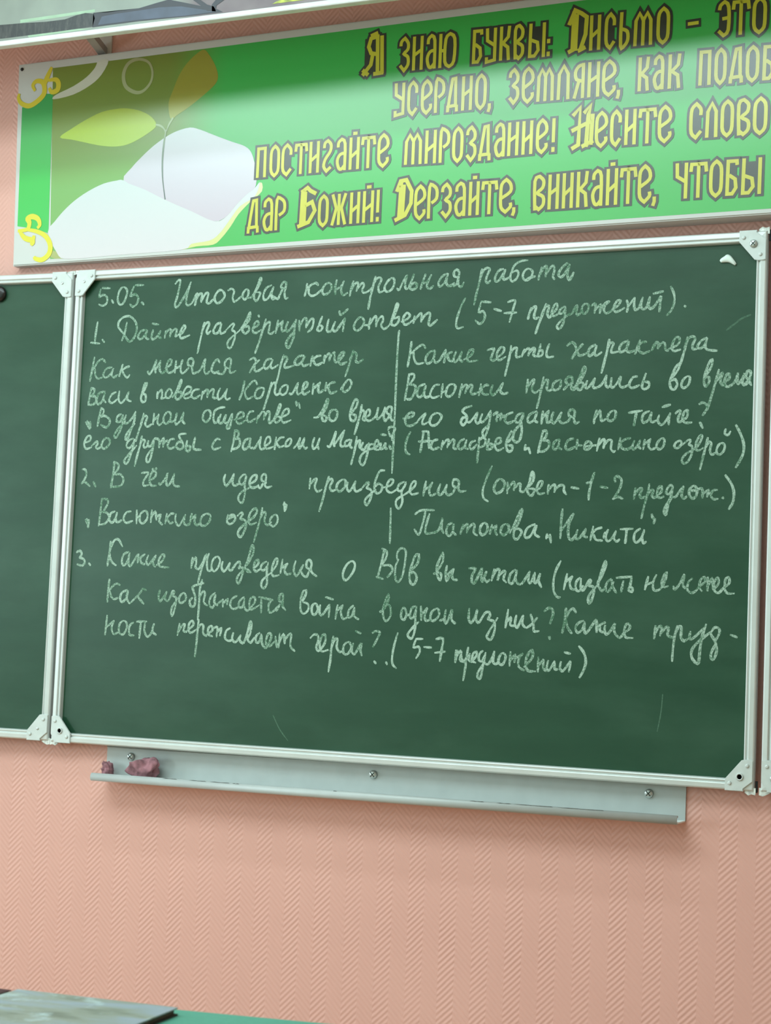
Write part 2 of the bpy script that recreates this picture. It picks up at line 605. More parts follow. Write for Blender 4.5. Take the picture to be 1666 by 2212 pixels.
# hinges joining the wings to the middle board: worn white plates at the four joints
M_hinge = simple('worn_white_hinge_metal', (0.66, 0.70, 0.66), 0.5, 0.2, 0.3, 160)
for owner, x0, sx, top in ((board, 0.0, 1, True), (board, 0.0, 1, False), (board, BW, -1, True), (board, BW, -1, False),
                           (wing, 0.7497, -1, True), (wing, 0.7497, -1, False), (wing_r, 0.0, 1, True), (wing_r, 0.0, 1, False)):
    s = 1 if top else -1
    zb = BH if owner is board else BH - 0.0027
    zb = zb if top else 0.0
    low = 0.35 if top and owner in (wing, board) and not (owner is board and x0 > 1) else 1.0
    bm = bmesh.new()
    xs = [-0.003, 0.004, 0.010, 0.0165]
    hs = [0.0066, 0.0052, 0.0075, 0.0030] if owner is board else [0.0070, 0.0085, 0.0058, 0.0025]
    pts = [(x0 + sx * x, zb + s * k * low) for x, k in zip(xs, hs)] + [(x0 + sx * x, zb - s * 0.006) for x in (0.0160, -0.003)]
    add_prism(bm, pts, 0.003, lambda u, v, d: (u, -0.0265 - d, v))
    if owner is board:
        add_lathe(bm, (x0 - sx * 0.0035, -0.024, zb - s * 0.018), (0, 0, s), [(0.0024, 0), (0.0024, 0.017 + 0.002 * low), (0.0012, 0.0185 + 0.002 * low), (0, 0.0185 + 0.002 * low)], 12, 1)
    bmesh.ops.recalc_face_normals(bm, faces=bm.faces)
    link_mesh('hinge_leaf', bm, [M_hinge, M_dark], owner)

# ------------------------------------------------------------------ chalk writing on the middle board
CHALK_WORDS = [
    '630 -376 828 -393;587 -404 562 -567 639 -533 720 -542 772 -615 755 -720 654 -766 563 -732;883 -650 931 -717;1159 -381 1068 -464 1035 -639 1094 -754 1181 -733 1251 -586 1260 -448 1159 -381;1464 -357 1667 -362;1436 -373 1355 -578 1475 -551 1553 -637 1531 -748 1434 -819 1349 -760;1640 -733 1704 -785',
    '2456 -372 2536 -297 2576 -343 2527 -618 2473 -813 2505 -874 2581 -818 2737 -578 2837 -356;2837 -356 2755 -653 2744 -805 2794 -847 2890 -794 2978 -613;3005 -595 2985 -737 2958 -854;2972 -761 3049 -629 3119 -625 3108 -779;3109 -791 3202 -619 3273 -627 3240 -785 3298 -829 3370 -773 3445 -720;3603 -568 3506 -576 3430 -707 3479 -827 3588 -800 3670 -681 3603 -568;3742 -575 3823 -542 3889 -594 3860 -726 3898 -816 3973 -785 4065 -711;4186 -566 4116 -628 4094 -725 4152 -783 4216 -718 4233 -622 4186 -566;4218 -754 4326 -723 4425 -534 4491 -355 4520 -388 4439 -558 4365 -700 4378 -786 4426 -824 4477 -759 4505 -658 4430 -643;4762 -513 4643 -568 4583 -710 4610 -808 4708 -769 4810 -552;4810 -552 4773 -719 4810 -805 4875 -772;4755 -730 4823 -750 4920 -803 4969 -716 5030 -591;5103 -602 5011 -580 4987 -536 5032 -466 5085 -464 5106 -506 5075 -684 5103 -801 5155 -789',
    '5586 -521 5567 -659 5541 -773;5574 -647 5668 -556 5784 -514 5839 -564;5636 -614 5630 -710 5697 -775 5796 -753 5918 -663;6100 -529 5997 -560 5937 -676 5981 -761 6084 -730 6150 -626 6100 -529;6255 -477 6228 -618 6237 -766;6243 -678 6365 -601 6418 -509;6418 -509 6363 -672 6413 -793 6507 -750;6633 -519 6588 -659 6565 -818;6583 -718 6662 -580 6730 -552 6741 -619 6708 -723;6719 -700 6804 -586 6850 -565 6870 -625 6836 -706 6877 -766 6966 -742 7052 -669;7119 -448 7076 -634 7023 -867 6988 -1100;7064 -646 7134 -508 7209 -472 7250 -525 7192 -663 7223 -770 7311 -744;7465 -501 7391 -556 7328 -682 7375 -766 7476 -735 7534 -633 7529 -515 7465 -494;7601 -711 7653 -736 7734 -572 7809 -455;7809 -455 7775 -644 7804 -727 7866 -707;7959 -443 7910 -581 7877 -691 7930 -749 8017 -721 8031 -645 7962 -618 7902 -673;8210 -456 8161 -593 8113 -748;8151 -643 8261 -598 8335 -474;8335 -474 8267 -621 8254 -713 8317 -749 8390 -696;8677 -461 8568 -520 8494 -643 8527 -714 8623 -650 8694 -468;8694 -468 8658 -617 8699 -706 8778 -703 8833 -660;8818 -721 8878 -692 8911 -595;8921 -549 8830 -528 8819 -440 8873 -397 8930 -457 8911 -595 8928 -710 8986 -741 9036 -658',
    '9404 -413 9365 -651 9303 -923 9269 -1109;9386 -583 9453 -427 9536 -396 9567 -437 9511 -567 9498 -657 9536 -696 9590 -650;9851 -435 9756 -465 9688 -587 9704 -672 9786 -637 9892 -449;9892 -449 9856 -584 9883 -642 9965 -616;10346 -286 10204 -299 10087 -368 10032 -479 10001 -602 10040 -688 10122 -647 10170 -542 10127 -479 10040 -513;9965 -616 10012 -591;10380 -456 10294 -492 10258 -603 10313 -679 10407 -649 10459 -523 10380 -456;10313 -679 10394 -637 10512 -611;10640 -442 10605 -575 10580 -683;10594 -609 10682 -455 10740 -425 10732 -537 10724 -631;10734 -582 10823 -451 10881 -427 10896 -523 10872 -634 10907 -685;11159 -386 11057 -463 10987 -572 11005 -640 11086 -622 11200 -415;11200 -415 11166 -581 11181 -683 11217 -711 11287 -576',
    '558 -1115 528 -1336 511 -1542;409 -1558 638 -1586;701 -1500 755 -1563',
    '1158 -1314 1090 -1243 1097 -1131 1200 -1040 1359 -1023 1496 -1121 1557 -1273 1524 -1447 1421 -1568 1338 -1532 1237 -1399 1138 -1308;1303 -1151 1256 -1387 1196 -1540;1797 -1332 1669 -1352 1597 -1462 1651 -1531 1748 -1467 1818 -1345;1818 -1345 1793 -1493 1867 -1533;1970 -1338 1935 -1474 1968 -1542 2079 -1479 2150 -1370;2150 -1370 2107 -1480 2173 -1524;1939 -1201 2098 -1232;2278 -1374 2261 -1522;2271 -1443 2342 -1352 2405 -1354 2388 -1507;2391 -1448 2484 -1345 2550 -1360 2521 -1494 2576 -1471;2576 -1464 2673 -1438 2757 -1318 2720 -1275 2655 -1363 2633 -1478 2679 -1542 2868 -1482',
    '3209 -1225 3165 -1431 3121 -1650 3078 -1874;3152 -1455 3225 -1274 3307 -1228 3329 -1278 3275 -1411 3306 -1466 3373 -1414;3605 -1247 3504 -1285 3437 -1417 3487 -1472 3568 -1434 3628 -1277;3615 -1277 3595 -1422 3640 -1478 3734 -1432;3746 -1404 3877 -1287 3927 -1301 3884 -1409 3955 -1460 3949 -1605 3889 -1761 3830 -1788 3785 -1709 3839 -1601 4050 -1439;4050 -1439 4166 -1298 4259 -1108 4295 -1073 4283 -1206 4181 -1323 4126 -1417 4204 -1498 4287 -1423 4264 -1350 4177 -1366;4357 -1414 4499 -1323 4468 -1244 4398 -1319 4373 -1451 4448 -1494 4567 -1434;4483 -1124 4512 -1159;4669 -1216 4608 -1435 4539 -1674 4452 -1916;4596 -1471 4683 -1318 4767 -1280 4755 -1417 4747 -1505 4815 -1520 4885 -1469;4957 -1251 4911 -1511;4930 -1411 5065 -1260;5065 -1260 5045 -1404 5068 -1476 5128 -1455;5186 -1289 5140 -1419 5183 -1485 5273 -1412 5364 -1272;5371 -1253 5341 -1438 5324 -1629 5252 -1794 5200 -1821 5164 -1743 5217 -1625 5343 -1486;5439 -1275 5458 -1490;5453 -1407 5531 -1259 5609 -1246 5605 -1424;5617 -1401 5703 -1261 5769 -1271 5745 -1430 5650 -1521;5963 -1212 5905 -1364 5866 -1477 5938 -1501 5979 -1426 5906 -1376;6111 -1277 6081 -1466 6123 -1531 6213 -1494;6262 -1331 6211 -1471 6279 -1525 6378 -1406 6480 -1263;6480 -1268 6456 -1409 6443 -1531;6345 -1116 6385 -1194 6536 -1082',
    '6836 -1254 6736 -1325 6685 -1453 6746 -1530 6846 -1482 6910 -1356 6836 -1254;6908 -1426 7023 -1426;7048 -1291 7022 -1407 7022 -1505;7028 -1431 7119 -1282 7174 -1272 7178 -1460;7176 -1413 7247 -1287 7314 -1266 7326 -1348 7287 -1440 7359 -1518 7470 -1447;7470 -1443 7549 -1240 7603 -1033 7642 -1058 7574 -1241 7516 -1356 7514 -1426 7584 -1456 7662 -1385 7670 -1292 7573 -1316;7727 -1387 7856 -1334 7908 -1266 7838 -1213 7762 -1319 7784 -1429 7860 -1443 7987 -1358;8009 -1282 7992 -1425;8000 -1379 8103 -1263 8157 -1242 8159 -1404;8158 -1381 8228 -1279 8313 -1232 8345 -1284 8317 -1433 8361 -1486 8498 -1378',
    '9078 -970 8995 -1138 8925 -1342 8906 -1490 8951 -1565 9053 -1542',
    '9417 -1053 9616 -1078;9417 -1060 9372 -1257 9461 -1245 9505 -1331 9474 -1443 9398 -1491 9306 -1421;9689 -1209 9839 -1258;9972 -1089 10118 -1061 10084 -1230 10018 -1480;9903 -1301 10154 -1300',
    '10456 -1223 10420 -1334 10396 -1439;10420 -1316 10499 -1213 10550 -1215 10527 -1338 10517 -1405 10554 -1434 10612 -1409;10755 -1156 10692 -1345 10617 -1544 10560 -1726;10669 -1371 10734 -1234 10792 -1196 10816 -1226 10785 -1349 10823 -1422 10869 -1392;10857 -1378 10969 -1266 10978 -1173 10920 -1193 10874 -1330 10916 -1403 11008 -1358;11131 -1224 11051 -1270 11026 -1347 11089 -1354 11148 -1263;11143 -1229 11141 -1385 11108 -1563 11030 -1654 10989 -1603 11048 -1516 11229 -1367;11230 -1393 11297 -1347 11340 -1248 11379 -1223 11367 -1350 11403 -1400 11477 -1332;11550 -1186 11490 -1232 11477 -1332 11529 -1383 11596 -1315 11609 -1226 11550 -1186;11662 -1233 11741 -1199 11729 -1376;11727 -1325 11844 -1219 11832 -1380;11836 -1307 11935 -1196 12018 -1166;12018 -1166 11936 -1240 11912 -1328 11964 -1390 12080 -1335;12075 -1317 12186 -1251 12233 -1165 12172 -1158 12108 -1270 12133 -1363 12212 -1356 12312 -1300;12355 -1159 12383 -1259 12364 -1380;12377 -1292 12506 -1115;12506 -1115 12499 -1242 12525 -1347 12591 -1323;12591 -1323 12668 -1118;12663 -1118 12634 -1270 12675 -1342 12747 -1297 12801 -1113;12801 -1113 12779 -1254 12815 -1337 12902 -1281 13008 -1111;13019 -1112 13002 -1264 12990 -1399;12869 -1054 13054 -1019',
    '13198 -936 13262 -1079 13271 -1232 13220 -1382 13137 -1472;13466 -1312 13491 -1326',
    '524 -1883 489 -2113 441 -2396;506 -2151 614 -1991 728 -1926 812 -2002;549 -2127 572 -2266 636 -2343 747 -2325;980 -2114 844 -2135 772 -2259 826 -2328 940 -2275 1026 -2140;1012 -2152 984 -2264 1046 -2328 1131 -2275;1254 -2059 1212 -2183 1177 -2312;1200 -2212 1311 -2136 1419 -2101;1241 -2184 1306 -2285 1382 -2342 1437 -2288',
    '1885 -2221 1941 -2282 2032 -2131 2086 -1979;2086 -1979 2062 -2156 2083 -2261;2079 -2206 2187 -2007;2187 -2007 2178 -2184 2240 -2270 2317 -2225;2314 -2168 2443 -2093 2457 -1995 2381 -2013 2340 -2140 2381 -2256 2467 -2259 2554 -2195;2572 -2018 2552 -2273;2561 -2175 2685 -2125 2726 -2003;2712 -2010 2689 -2198 2737 -2290 2810 -2246;2792 -2267 2885 -2174;2962 -2150 2867 -2110 2870 -2007 2944 -1980 2995 -2036 2970 -2182 3004 -2293 3119 -2259;3115 -2276 3194 -2188 3272 -2002;3286 -2003 3265 -2214 3312 -2318 3398 -2262;3623 -2083 3573 -2023 3493 -2075 3440 -2219 3505 -2299 3614 -2265;3589 -2308 3714 -2324 3782 -2204;3867 -2211 3756 -2179 3763 -2058 3848 -2007 3898 -2062 3874 -2231 3898 -2309 4019 -2271',
    '4333 -2051 4431 -2013 4481 -2079 4455 -2199 4478 -2289 4567 -2274 4684 -2193;4561 -2058 4452 -2151 4347 -2312;4843 -2042 4731 -2063 4678 -2169 4714 -2247 4806 -2197 4871 -2067;4864 -2072 4832 -2186 4875 -2240 5006 -2171;5121 -1974 5071 -2145 5011 -2430 4968 -2577;5058 -2149 5118 -2027 5184 -2012 5206 -2065 5153 -2171 5183 -2236 5367 -2196;5587 -2000 5464 -2013 5384 -2118 5419 -2183 5524 -2150 5615 -2018;5597 -2029 5550 -2146 5593 -2212 5704 -2175;5786 -2011 5759 -2105 5746 -2219;5760 -2122 5873 -2026 5970 -2012;5798 -2099 5855 -2184 5921 -2197 6011 -2153;6061 -2008 6045 -2168;6052 -2095 6133 -1986 6178 -1999 6166 -2122;6164 -2086 6237 -1978 6281 -1967 6282 -2097 6324 -2162 6400 -2124;6387 -2128 6473 -2032 6488 -1962 6419 -1979 6368 -2111 6430 -2200 6570 -2160;6693 -1928 6646 -2120 6590 -2306 6540 -2452;6620 -2123 6691 -1980 6747 -1977 6776 -2041 6763 -2146 6828 -2176 6921 -2116',
    '486 -2540 455 -2740 430 -2915;481 -2545 569 -2584 554 -2672 475 -2728;475 -2728 587 -2730 628 -2819 568 -2897 445 -2910;837 -2635 700 -2657 642 -2769 671 -2899 771 -2846 839 -2673;839 -2660 812 -2797 875 -2866;1116 -2649 1011 -2702 954 -2825 1037 -2882 1155 -2804;1202 -2631 1193 -2805 1256 -2886 1353 -2808 1436 -2649;1436 -2649 1411 -2809 1509 -2854',
    '1886 -2468 1819 -2501 1773 -2693 1750 -2792 1790 -2872 1866 -2848 1858 -2720 1774 -2713;1768 -2747 1862 -2547 1886 -2468',
    '2155 -2665 2152 -2807;2166 -2707 2247 -2625 2273 -2729 2258 -2807 2351 -2792;2450 -2605 2364 -2681 2364 -2780 2442 -2799 2513 -2709 2450 -2605;2526 -2788 2630 -2638 2703 -2439 2725 -2469 2659 -2639 2589 -2760 2642 -2839 2729 -2787 2738 -2690 2642 -2688;2745 -2768 2934 -2694 2971 -2597 2866 -2578 2784 -2715 2838 -2819 2962 -2792;3169 -2638 3052 -2648 2983 -2756 3062 -2824 3193 -2761;3255 -2677 3226 -2851;3240 -2754 3331 -2654 3379 -2667 3368 -2806;3365 -2757 3469 -2645 3518 -2670 3506 -2808 3590 -2830;3667 -2625 3614 -2757 3647 -2860 3753 -2785 3833 -2641;3834 -2653 3795 -2786 3840 -2864 3915 -2836',
    '4235 -2489 4200 -2698 4136 -2872;4538 -2566 4474 -2483 4369 -2553 4254 -2687;4254 -2687 4274 -2796 4345 -2862 4443 -2811;4659 -2636 4547 -2658 4494 -2777 4544 -2854 4650 -2821 4702 -2685 4659 -2636;4869 -2529 4820 -2736 4763 -2926 4712 -3085;4813 -2740 4879 -2575 4945 -2543 4967 -2620 4954 -2727 4998 -2792 5089 -2742;5206 -2589 5110 -2635 5069 -2729 5131 -2795 5222 -2745 5249 -2638 5206 -2589;5290 -2770 5357 -2776 5430 -2654 5483 -2556;5483 -2556 5459 -2702 5490 -2791 5573 -2752;5574 -2722 5680 -2636 5694 -2549 5624 -2571 5586 -2705 5635 -2794 5751 -2733;5835 -2576 5820 -2798;5828 -2692 5983 -2556;5984 -2561 5945 -2690 5975 -2766 6064 -2716;6122 -2564 6112 -2734;6115 -2675 6227 -2578 6323 -2564;6182 -2606 6181 -2705 6237 -2783 6370 -2746;6454 -2713 6514 -2614;6618 -2513 6527 -2609 6487 -2702 6534 -2766 6635 -2710 6689 -2590 6618 -2513',
    '428 -3252 465 -3365 513 -3421;392 -3284 499 -3435;503 -3273 519 -3416;445 -3277 495 -3365;770 -2977 731 -3144 696 -3376;765 -2982 833 -3033 809 -3125 733 -3181;739 -3182 864 -3154 992 -3235 984 -3347 909 -3401 782 -3344',
    '1276 -3123 1187 -3176 1172 -3276 1266 -3282 1322 -3154;1321 -3141 1314 -3352 1239 -3549 1171 -3628 1133 -3573 1231 -3425 1396 -3274;1403 -3150 1362 -3291 1442 -3322 1565 -3207 1635 -3080;1635 -3080 1613 -3282 1539 -3479 1469 -3656 1414 -3655 1455 -3527 1631 -3332;1839 -3120 1802 -3310 1740 -3482 1677 -3710;1775 -3339 1838 -3199 1885 -3171 1931 -3213 1889 -3336 1951 -3403 2048 -3350;2097 -3125 2085 -3356;2094 -3270 2213 -3164;2212 -3144 2187 -3291 2234 -3370 2316 -3317;2436 -3094 2350 -3171 2338 -3293 2403 -3348 2498 -3271 2510 -3149 2436 -3094;2514 -3313 2611 -3273 2650 -3127;2659 -3127 2626 -3298 2658 -3364 2752 -3275 2818 -3113;2819 -3118 2794 -3276 2863 -3355',
    '3388 -3074 3303 -3138 3290 -3259 3369 -3326 3461 -3238 3460 -3117 3388 -3074;3799 -3021 3671 -3036 3564 -3099 3539 -3239 3577 -3341 3645 -3318 3662 -3229;3711 -3169 3673 -3326 3757 -3344 3823 -3195;3836 -3183 3811 -3328 3893 -3334 3972 -3174;3985 -3162 3973 -3294 3933 -3455 3867 -3454 3895 -3365;4036 -3288 4243 -3226 4230 -3137 4130 -3159 4077 -3296 4169 -3374 4314 -3299;4482 -3118 4383 -3140 4331 -3276 4407 -3342 4533 -3267;4595 -3208 4565 -3358;4575 -3296 4680 -3138 4741 -3158 4729 -3299;4733 -3270 4801 -3140 4862 -3160 4851 -3320 4881 -3373 4945 -3314;4945 -3314 5017 -3168 5075 -2997 5108 -3014 5045 -3192 4979 -3310 5027 -3363 5097 -3312 5093 -3240 5016 -3244;5123 -3257 5285 -3184 5285 -3089 5201 -3107 5136 -3253 5188 -3365 5352 -3316;5452 -2933 5475 -3026;5518 -2970 5549 -3075',
    '5877 -3270 5974 -3255 6071 -3115 6153 -2924 6185 -2941 6135 -3093 6059 -3232 6082 -3332 6140 -3344 6162 -3269 6090 -3226;6337 -3115 6242 -3153 6217 -3270 6278 -3346 6367 -3313 6404 -3180 6337 -3115',
    '6844 -2938 6782 -2929 6717 -3080 6681 -3243 6717 -3341 6799 -3343 6807 -3245 6706 -3220;6710 -3197 6819 -3063 6844 -2938;6938 -3033 6904 -3247 6850 -3455 6802 -3622;6900 -3251 6956 -3138 6997 -3201 6972 -3317 7025 -3358;7029 -3288 7121 -3227 7103 -3129 7037 -3179 7030 -3307 7101 -3359 7184 -3332;7177 -3337 7262 -3252 7298 -3098;7305 -3098 7276 -3287 7315 -3316 7412 -3209 7449 -3089;7450 -3100 7427 -3278 7470 -3376;7457 -3376 7530 -3303 7552 -3234;7595 -3239 7495 -3210 7503 -3106 7570 -3080 7602 -3131 7578 -3258 7607 -3355 7653 -3351',
    '379 -3731 529 -3678 529 -3586 450 -3597 380 -3739 432 -3857 569 -3828;575 -3796 693 -3705 731 -3743 686 -3817 732 -3860 818 -3818;943 -3628 854 -3694 826 -3806 894 -3861 992 -3800 1035 -3696 943 -3628',
    '1612 -3648 1494 -3701 1451 -3799 1533 -3854 1645 -3702;1642 -3665 1606 -3875 1520 -4121 1467 -4187 1413 -4120 1513 -3997 1702 -3802;1825 -3601 1789 -3802 1730 -4023 1680 -4237;1786 -3758 1853 -3680 1903 -3705 1875 -3803 1920 -3845 2003 -3792;1989 -3701 1975 -3804 2061 -3810 2116 -3678;2129 -3666 2108 -3879 2043 -4129 1975 -4141 1974 -4025 2106 -3855;2137 -3654 2244 -3684 2263 -3849;2259 -3787 2364 -3649 2356 -3837;2357 -3764 2452 -3699;2626 -3671 2522 -3687 2467 -3809 2533 -3875 2657 -3830;2900 -3565 2783 -3568 2738 -3617 2836 -3764 2833 -3861 2759 -3890 2680 -3835 2717 -3738 2827 -3751;2937 -3711 2908 -3886 2986 -3928 3028 -3839 2932 -3818;3128 -3641 3092 -3839 3137 -3893 3282 -3901',
    '3727 -3696 3638 -3683 3543 -3819 3595 -3897 3744 -3857;4063 -3512 4048 -3728 3999 -3944;4058 -3512 4152 -3537 4144 -3638 4060 -3697;4060 -3697 4173 -3681 4194 -3806 4124 -3878 4011 -3901;4431 -3672 4319 -3719 4267 -3850 4316 -3903 4407 -3844 4445 -3684;4445 -3696 4420 -3828 4477 -3888;4484 -3869 4544 -3881 4632 -3758 4686 -3647;4686 -3651 4662 -3806 4694 -3907 4787 -3879;4780 -3848 4901 -3761 4888 -3661 4816 -3672 4777 -3807 4828 -3896 4973 -3857;5035 -3663 5011 -3912;5018 -3803 5124 -3680 5216 -3665;5054 -3779 5120 -3863 5225 -3835;5356 -3690 5274 -3753 5260 -3848 5344 -3829 5385 -3742 5356 -3690;5448 -3889 5541 -3791 5580 -3681;5585 -3681 5555 -3815 5585 -3891 5685 -3682;5686 -3694 5660 -3816 5704 -3896 5755 -3876;5908 -3684 5871 -3818 5901 -3905 5977 -3847 6027 -3697;6027 -3702 5988 -3819 6019 -3918',
    '6206 -3849 6264 -3862 6334 -3706 6384 -3561;6389 -3566 6350 -3776 6368 -3863;6366 -3828 6487 -3661 6577 -3540;6570 -3552 6504 -3754 6509 -3852 6579 -3865;6702 -3728 6608 -3767 6607 -3853 6676 -3842 6741 -3740;6740 -3733 6715 -3850 6761 -3901;6853 -3672 6832 -3874 6790 -4083 6753 -4227;6831 -3867 6878 -3770 6933 -3754 6921 -3875 6966 -3915;6999 -3790 6960 -3887 7013 -3938 7103 -3830;7127 -3803 7105 -3992 7063 -4177 7002 -4240 6942 -4165 6980 -4038 7127 -3918;7230 -3827 7149 -3837 7135 -3923 7246 -3901 7344 -3832 7315 -3747 7262 -3804 7262 -3917 7356 -3941;7393 -3805 7381 -3918 7443 -3907 7482 -3806;7494 -3806 7494 -3908 7537 -3920;7388 -3632 7500 -3649;7535 -3546 7563 -3495 7656 -3485 7684 -3536 7645 -3628 7625 -3750;7550 -3581 7589 -3680;7575 -3853 7613 -3932',
    '7966 -1796 7945 -2020 7902 -2291;8271 -1931 8213 -1862 8103 -1916 7959 -2036;8020 -2003 8038 -2138 8105 -2237 8246 -2225;8471 -1985 8356 -2021 8282 -2145 8329 -2243 8437 -2173 8484 -2002;8480 -2013 8461 -2151 8501 -2225 8586 -2182 8705 -1981;8705 -1981 8694 -2123 8681 -2233;8695 -2146 8765 -2057 8845 -2032;8758 -2056 8769 -2160 8833 -2212 8885 -2175;8928 -2023 8880 -2163 8919 -2226 9001 -2144 9050 -2027;9050 -2031 9014 -2167 9070 -2230;9095 -2186 9243 -2106 9292 -2000 9215 -2009 9166 -2126 9199 -2223 9388 -2208',
    '9582 -2014 9716 -1991 9689 -2097 9664 -2187 9706 -2226 9781 -2186;9783 -2172 9904 -2081 9929 -1987 9852 -1973 9780 -2100 9826 -2219 9967 -2155;10071 -1946 10049 -2130 10009 -2332 9964 -2529;10037 -2135 10116 -2008 10191 -1995 10179 -2101 10193 -2173 10276 -2155;10346 -2023 10295 -2167;10310 -2120 10400 -2018 10453 -2026 10429 -2147;10435 -2113 10518 -2010 10559 -2029 10534 -2139 10594 -2170;10673 -1932 10649 -2059 10625 -2164 10711 -2144 10712 -2061 10644 -2064;10848 -1938 10801 -2064 10805 -2169 10865 -2193 10939 -2180',
    '11208 -1981 11292 -1920 11363 -1967 11401 -2083 11462 -2178 11599 -2140;11517 -1961 11412 -2073 11310 -2231;11769 -1980 11664 -2036 11628 -2135 11658 -2195 11747 -2127 11793 -2003;11782 -2018 11759 -2139 11795 -2189 11895 -2128;12039 -1890 12007 -2081 11958 -2299 11904 -2522;11996 -2096 12060 -1961 12121 -1970 12087 -2083 12100 -2143 12235 -2121;12402 -1924 12287 -1980 12240 -2077 12269 -2137 12369 -2086 12425 -1947;12403 -1973 12381 -2103 12438 -2143 12538 -2115;12637 -1921 12592 -2056 12547 -2181;12582 -2071 12668 -1971 12761 -1958;12619 -2050 12628 -2127 12708 -2173 12829 -2135;12908 -2018 12869 -2126;12905 -2070 12946 -1980 12996 -1999 12983 -2094;12993 -2073 13068 -1984 13118 -2014 13127 -2110 13183 -2144;13189 -2112 13367 -2027 13390 -1915 13319 -1901 13253 -2045 13283 -2147 13414 -2126;13543 -1898 13501 -2107 13461 -2257 13418 -2414;13489 -2089 13572 -1915 13652 -1891 13686 -1940 13641 -2047 13654 -2127 13741 -2115;13902 -1922 13802 -1976 13735 -2071 13774 -2120 13859 -2069 13914 -1933;13903 -1958 13881 -2076 13926 -2146 14099 -2169',
    '7944 -2442 7912 -2689 7869 -2960;7934 -2447 8044 -2445 8048 -2530 7948 -2648;7956 -2648 8079 -2670 8084 -2785 7998 -2937 7893 -2930;8289 -2647 8174 -2695 8126 -2832 8184 -2907 8268 -2839 8315 -2682;8304 -2698 8280 -2835 8325 -2909 8418 -2884;8599 -2666 8496 -2686 8411 -2838 8469 -2924 8603 -2888;8672 -2656 8649 -2919;8649 -2813 8759 -2800;8869 -2661 8780 -2709 8744 -2845 8801 -2908 8896 -2853 8944 -2713 8869 -2661;9076 -2666 9028 -2924;9042 -2833 9133 -2694 9187 -2703 9152 -2847;9155 -2813 9243 -2697 9296 -2705 9272 -2823 9310 -2873 9418 -2837;9476 -2675 9440 -2901;9452 -2797 9557 -2704 9634 -2702;9488 -2775 9527 -2867 9636 -2883;9718 -2704 9683 -2843 9744 -2894 9837 -2801 9931 -2664;9932 -2668 9884 -2802 9935 -2876 10037 -2858',
    '10439 -2609 10416 -2866;10418 -2796 10529 -2627 10570 -2639 10524 -2794 10597 -2868 10700 -2798;10755 -2572 10722 -2777 10683 -2977 10639 -3172;10712 -2803 10788 -2649 10850 -2641 10827 -2779 10865 -2840 10952 -2800;11071 -2636 10975 -2682 10939 -2782 10992 -2832 11084 -2789 11107 -2663 11071 -2636;11166 -2825 11244 -2744;11342 -2702 11255 -2727 11202 -2655 11250 -2585 11319 -2587 11337 -2636 11314 -2768 11351 -2829 11430 -2797;11323 -2802 11402 -2753 11498 -2551 11550 -2405 11591 -2439 11545 -2575 11442 -2727 11450 -2820 11508 -2832 11555 -2752 11526 -2691 11453 -2710;11628 -2665 11597 -2775 11644 -2802 11721 -2712 11780 -2620;11780 -2625 11745 -2756 11781 -2806 11871 -2777 11948 -2695 12005 -2571;12006 -2582 11995 -2740 12042 -2801 12097 -2747;12104 -2622 12098 -2765 12144 -2803 12231 -2702 12278 -2600;12289 -2605 12267 -2747 12325 -2807 12458 -2756;12603 -2609 12521 -2622 12453 -2751 12505 -2822 12648 -2773;12769 -2558 12724 -2692 12701 -2801 12751 -2850 12832 -2804 12830 -2728 12742 -2708',
    '13404 -2381 13336 -2448 13274 -2598 13230 -2726 13260 -2850 13326 -2863 13372 -2773 13332 -2681 13251 -2710;13275 -2641 13385 -2493 13404 -2381;13564 -2627 13485 -2690 13451 -2797 13501 -2845 13586 -2783 13609 -2660 13564 -2627',
    '14022 -2323 13965 -2380 13895 -2592 13874 -2742 13913 -2823 13969 -2745 13966 -2659 13893 -2661;13907 -2619 14004 -2467 14022 -2323;14146 -2520 14103 -2705 14045 -2918 13953 -3254;14094 -2752 14176 -2621 14212 -2597 14179 -2728 14224 -2808 14272 -2763;14251 -2756 14339 -2690 14341 -2611 14284 -2631 14251 -2773 14311 -2843 14395 -2802;14385 -2823 14468 -2714 14501 -2594;14505 -2594 14490 -2736 14512 -2794 14584 -2696 14618 -2607;14618 -2618 14586 -2760 14619 -2818 14682 -2783;14609 -2828 14681 -2741;14727 -2725 14654 -2676 14672 -2570 14719 -2557 14735 -2615 14713 -2742 14751 -2821',
    '7848 -3324 8039 -3288 8078 -3220 7985 -3214 7898 -3332 7934 -3452 8046 -3465 8168 -3394;8167 -3375 8286 -3258 8327 -3243 8266 -3384 8294 -3446 8403 -3397;8586 -3224 8472 -3273 8423 -3398 8480 -3472 8590 -3439 8675 -3299 8586 -3224',
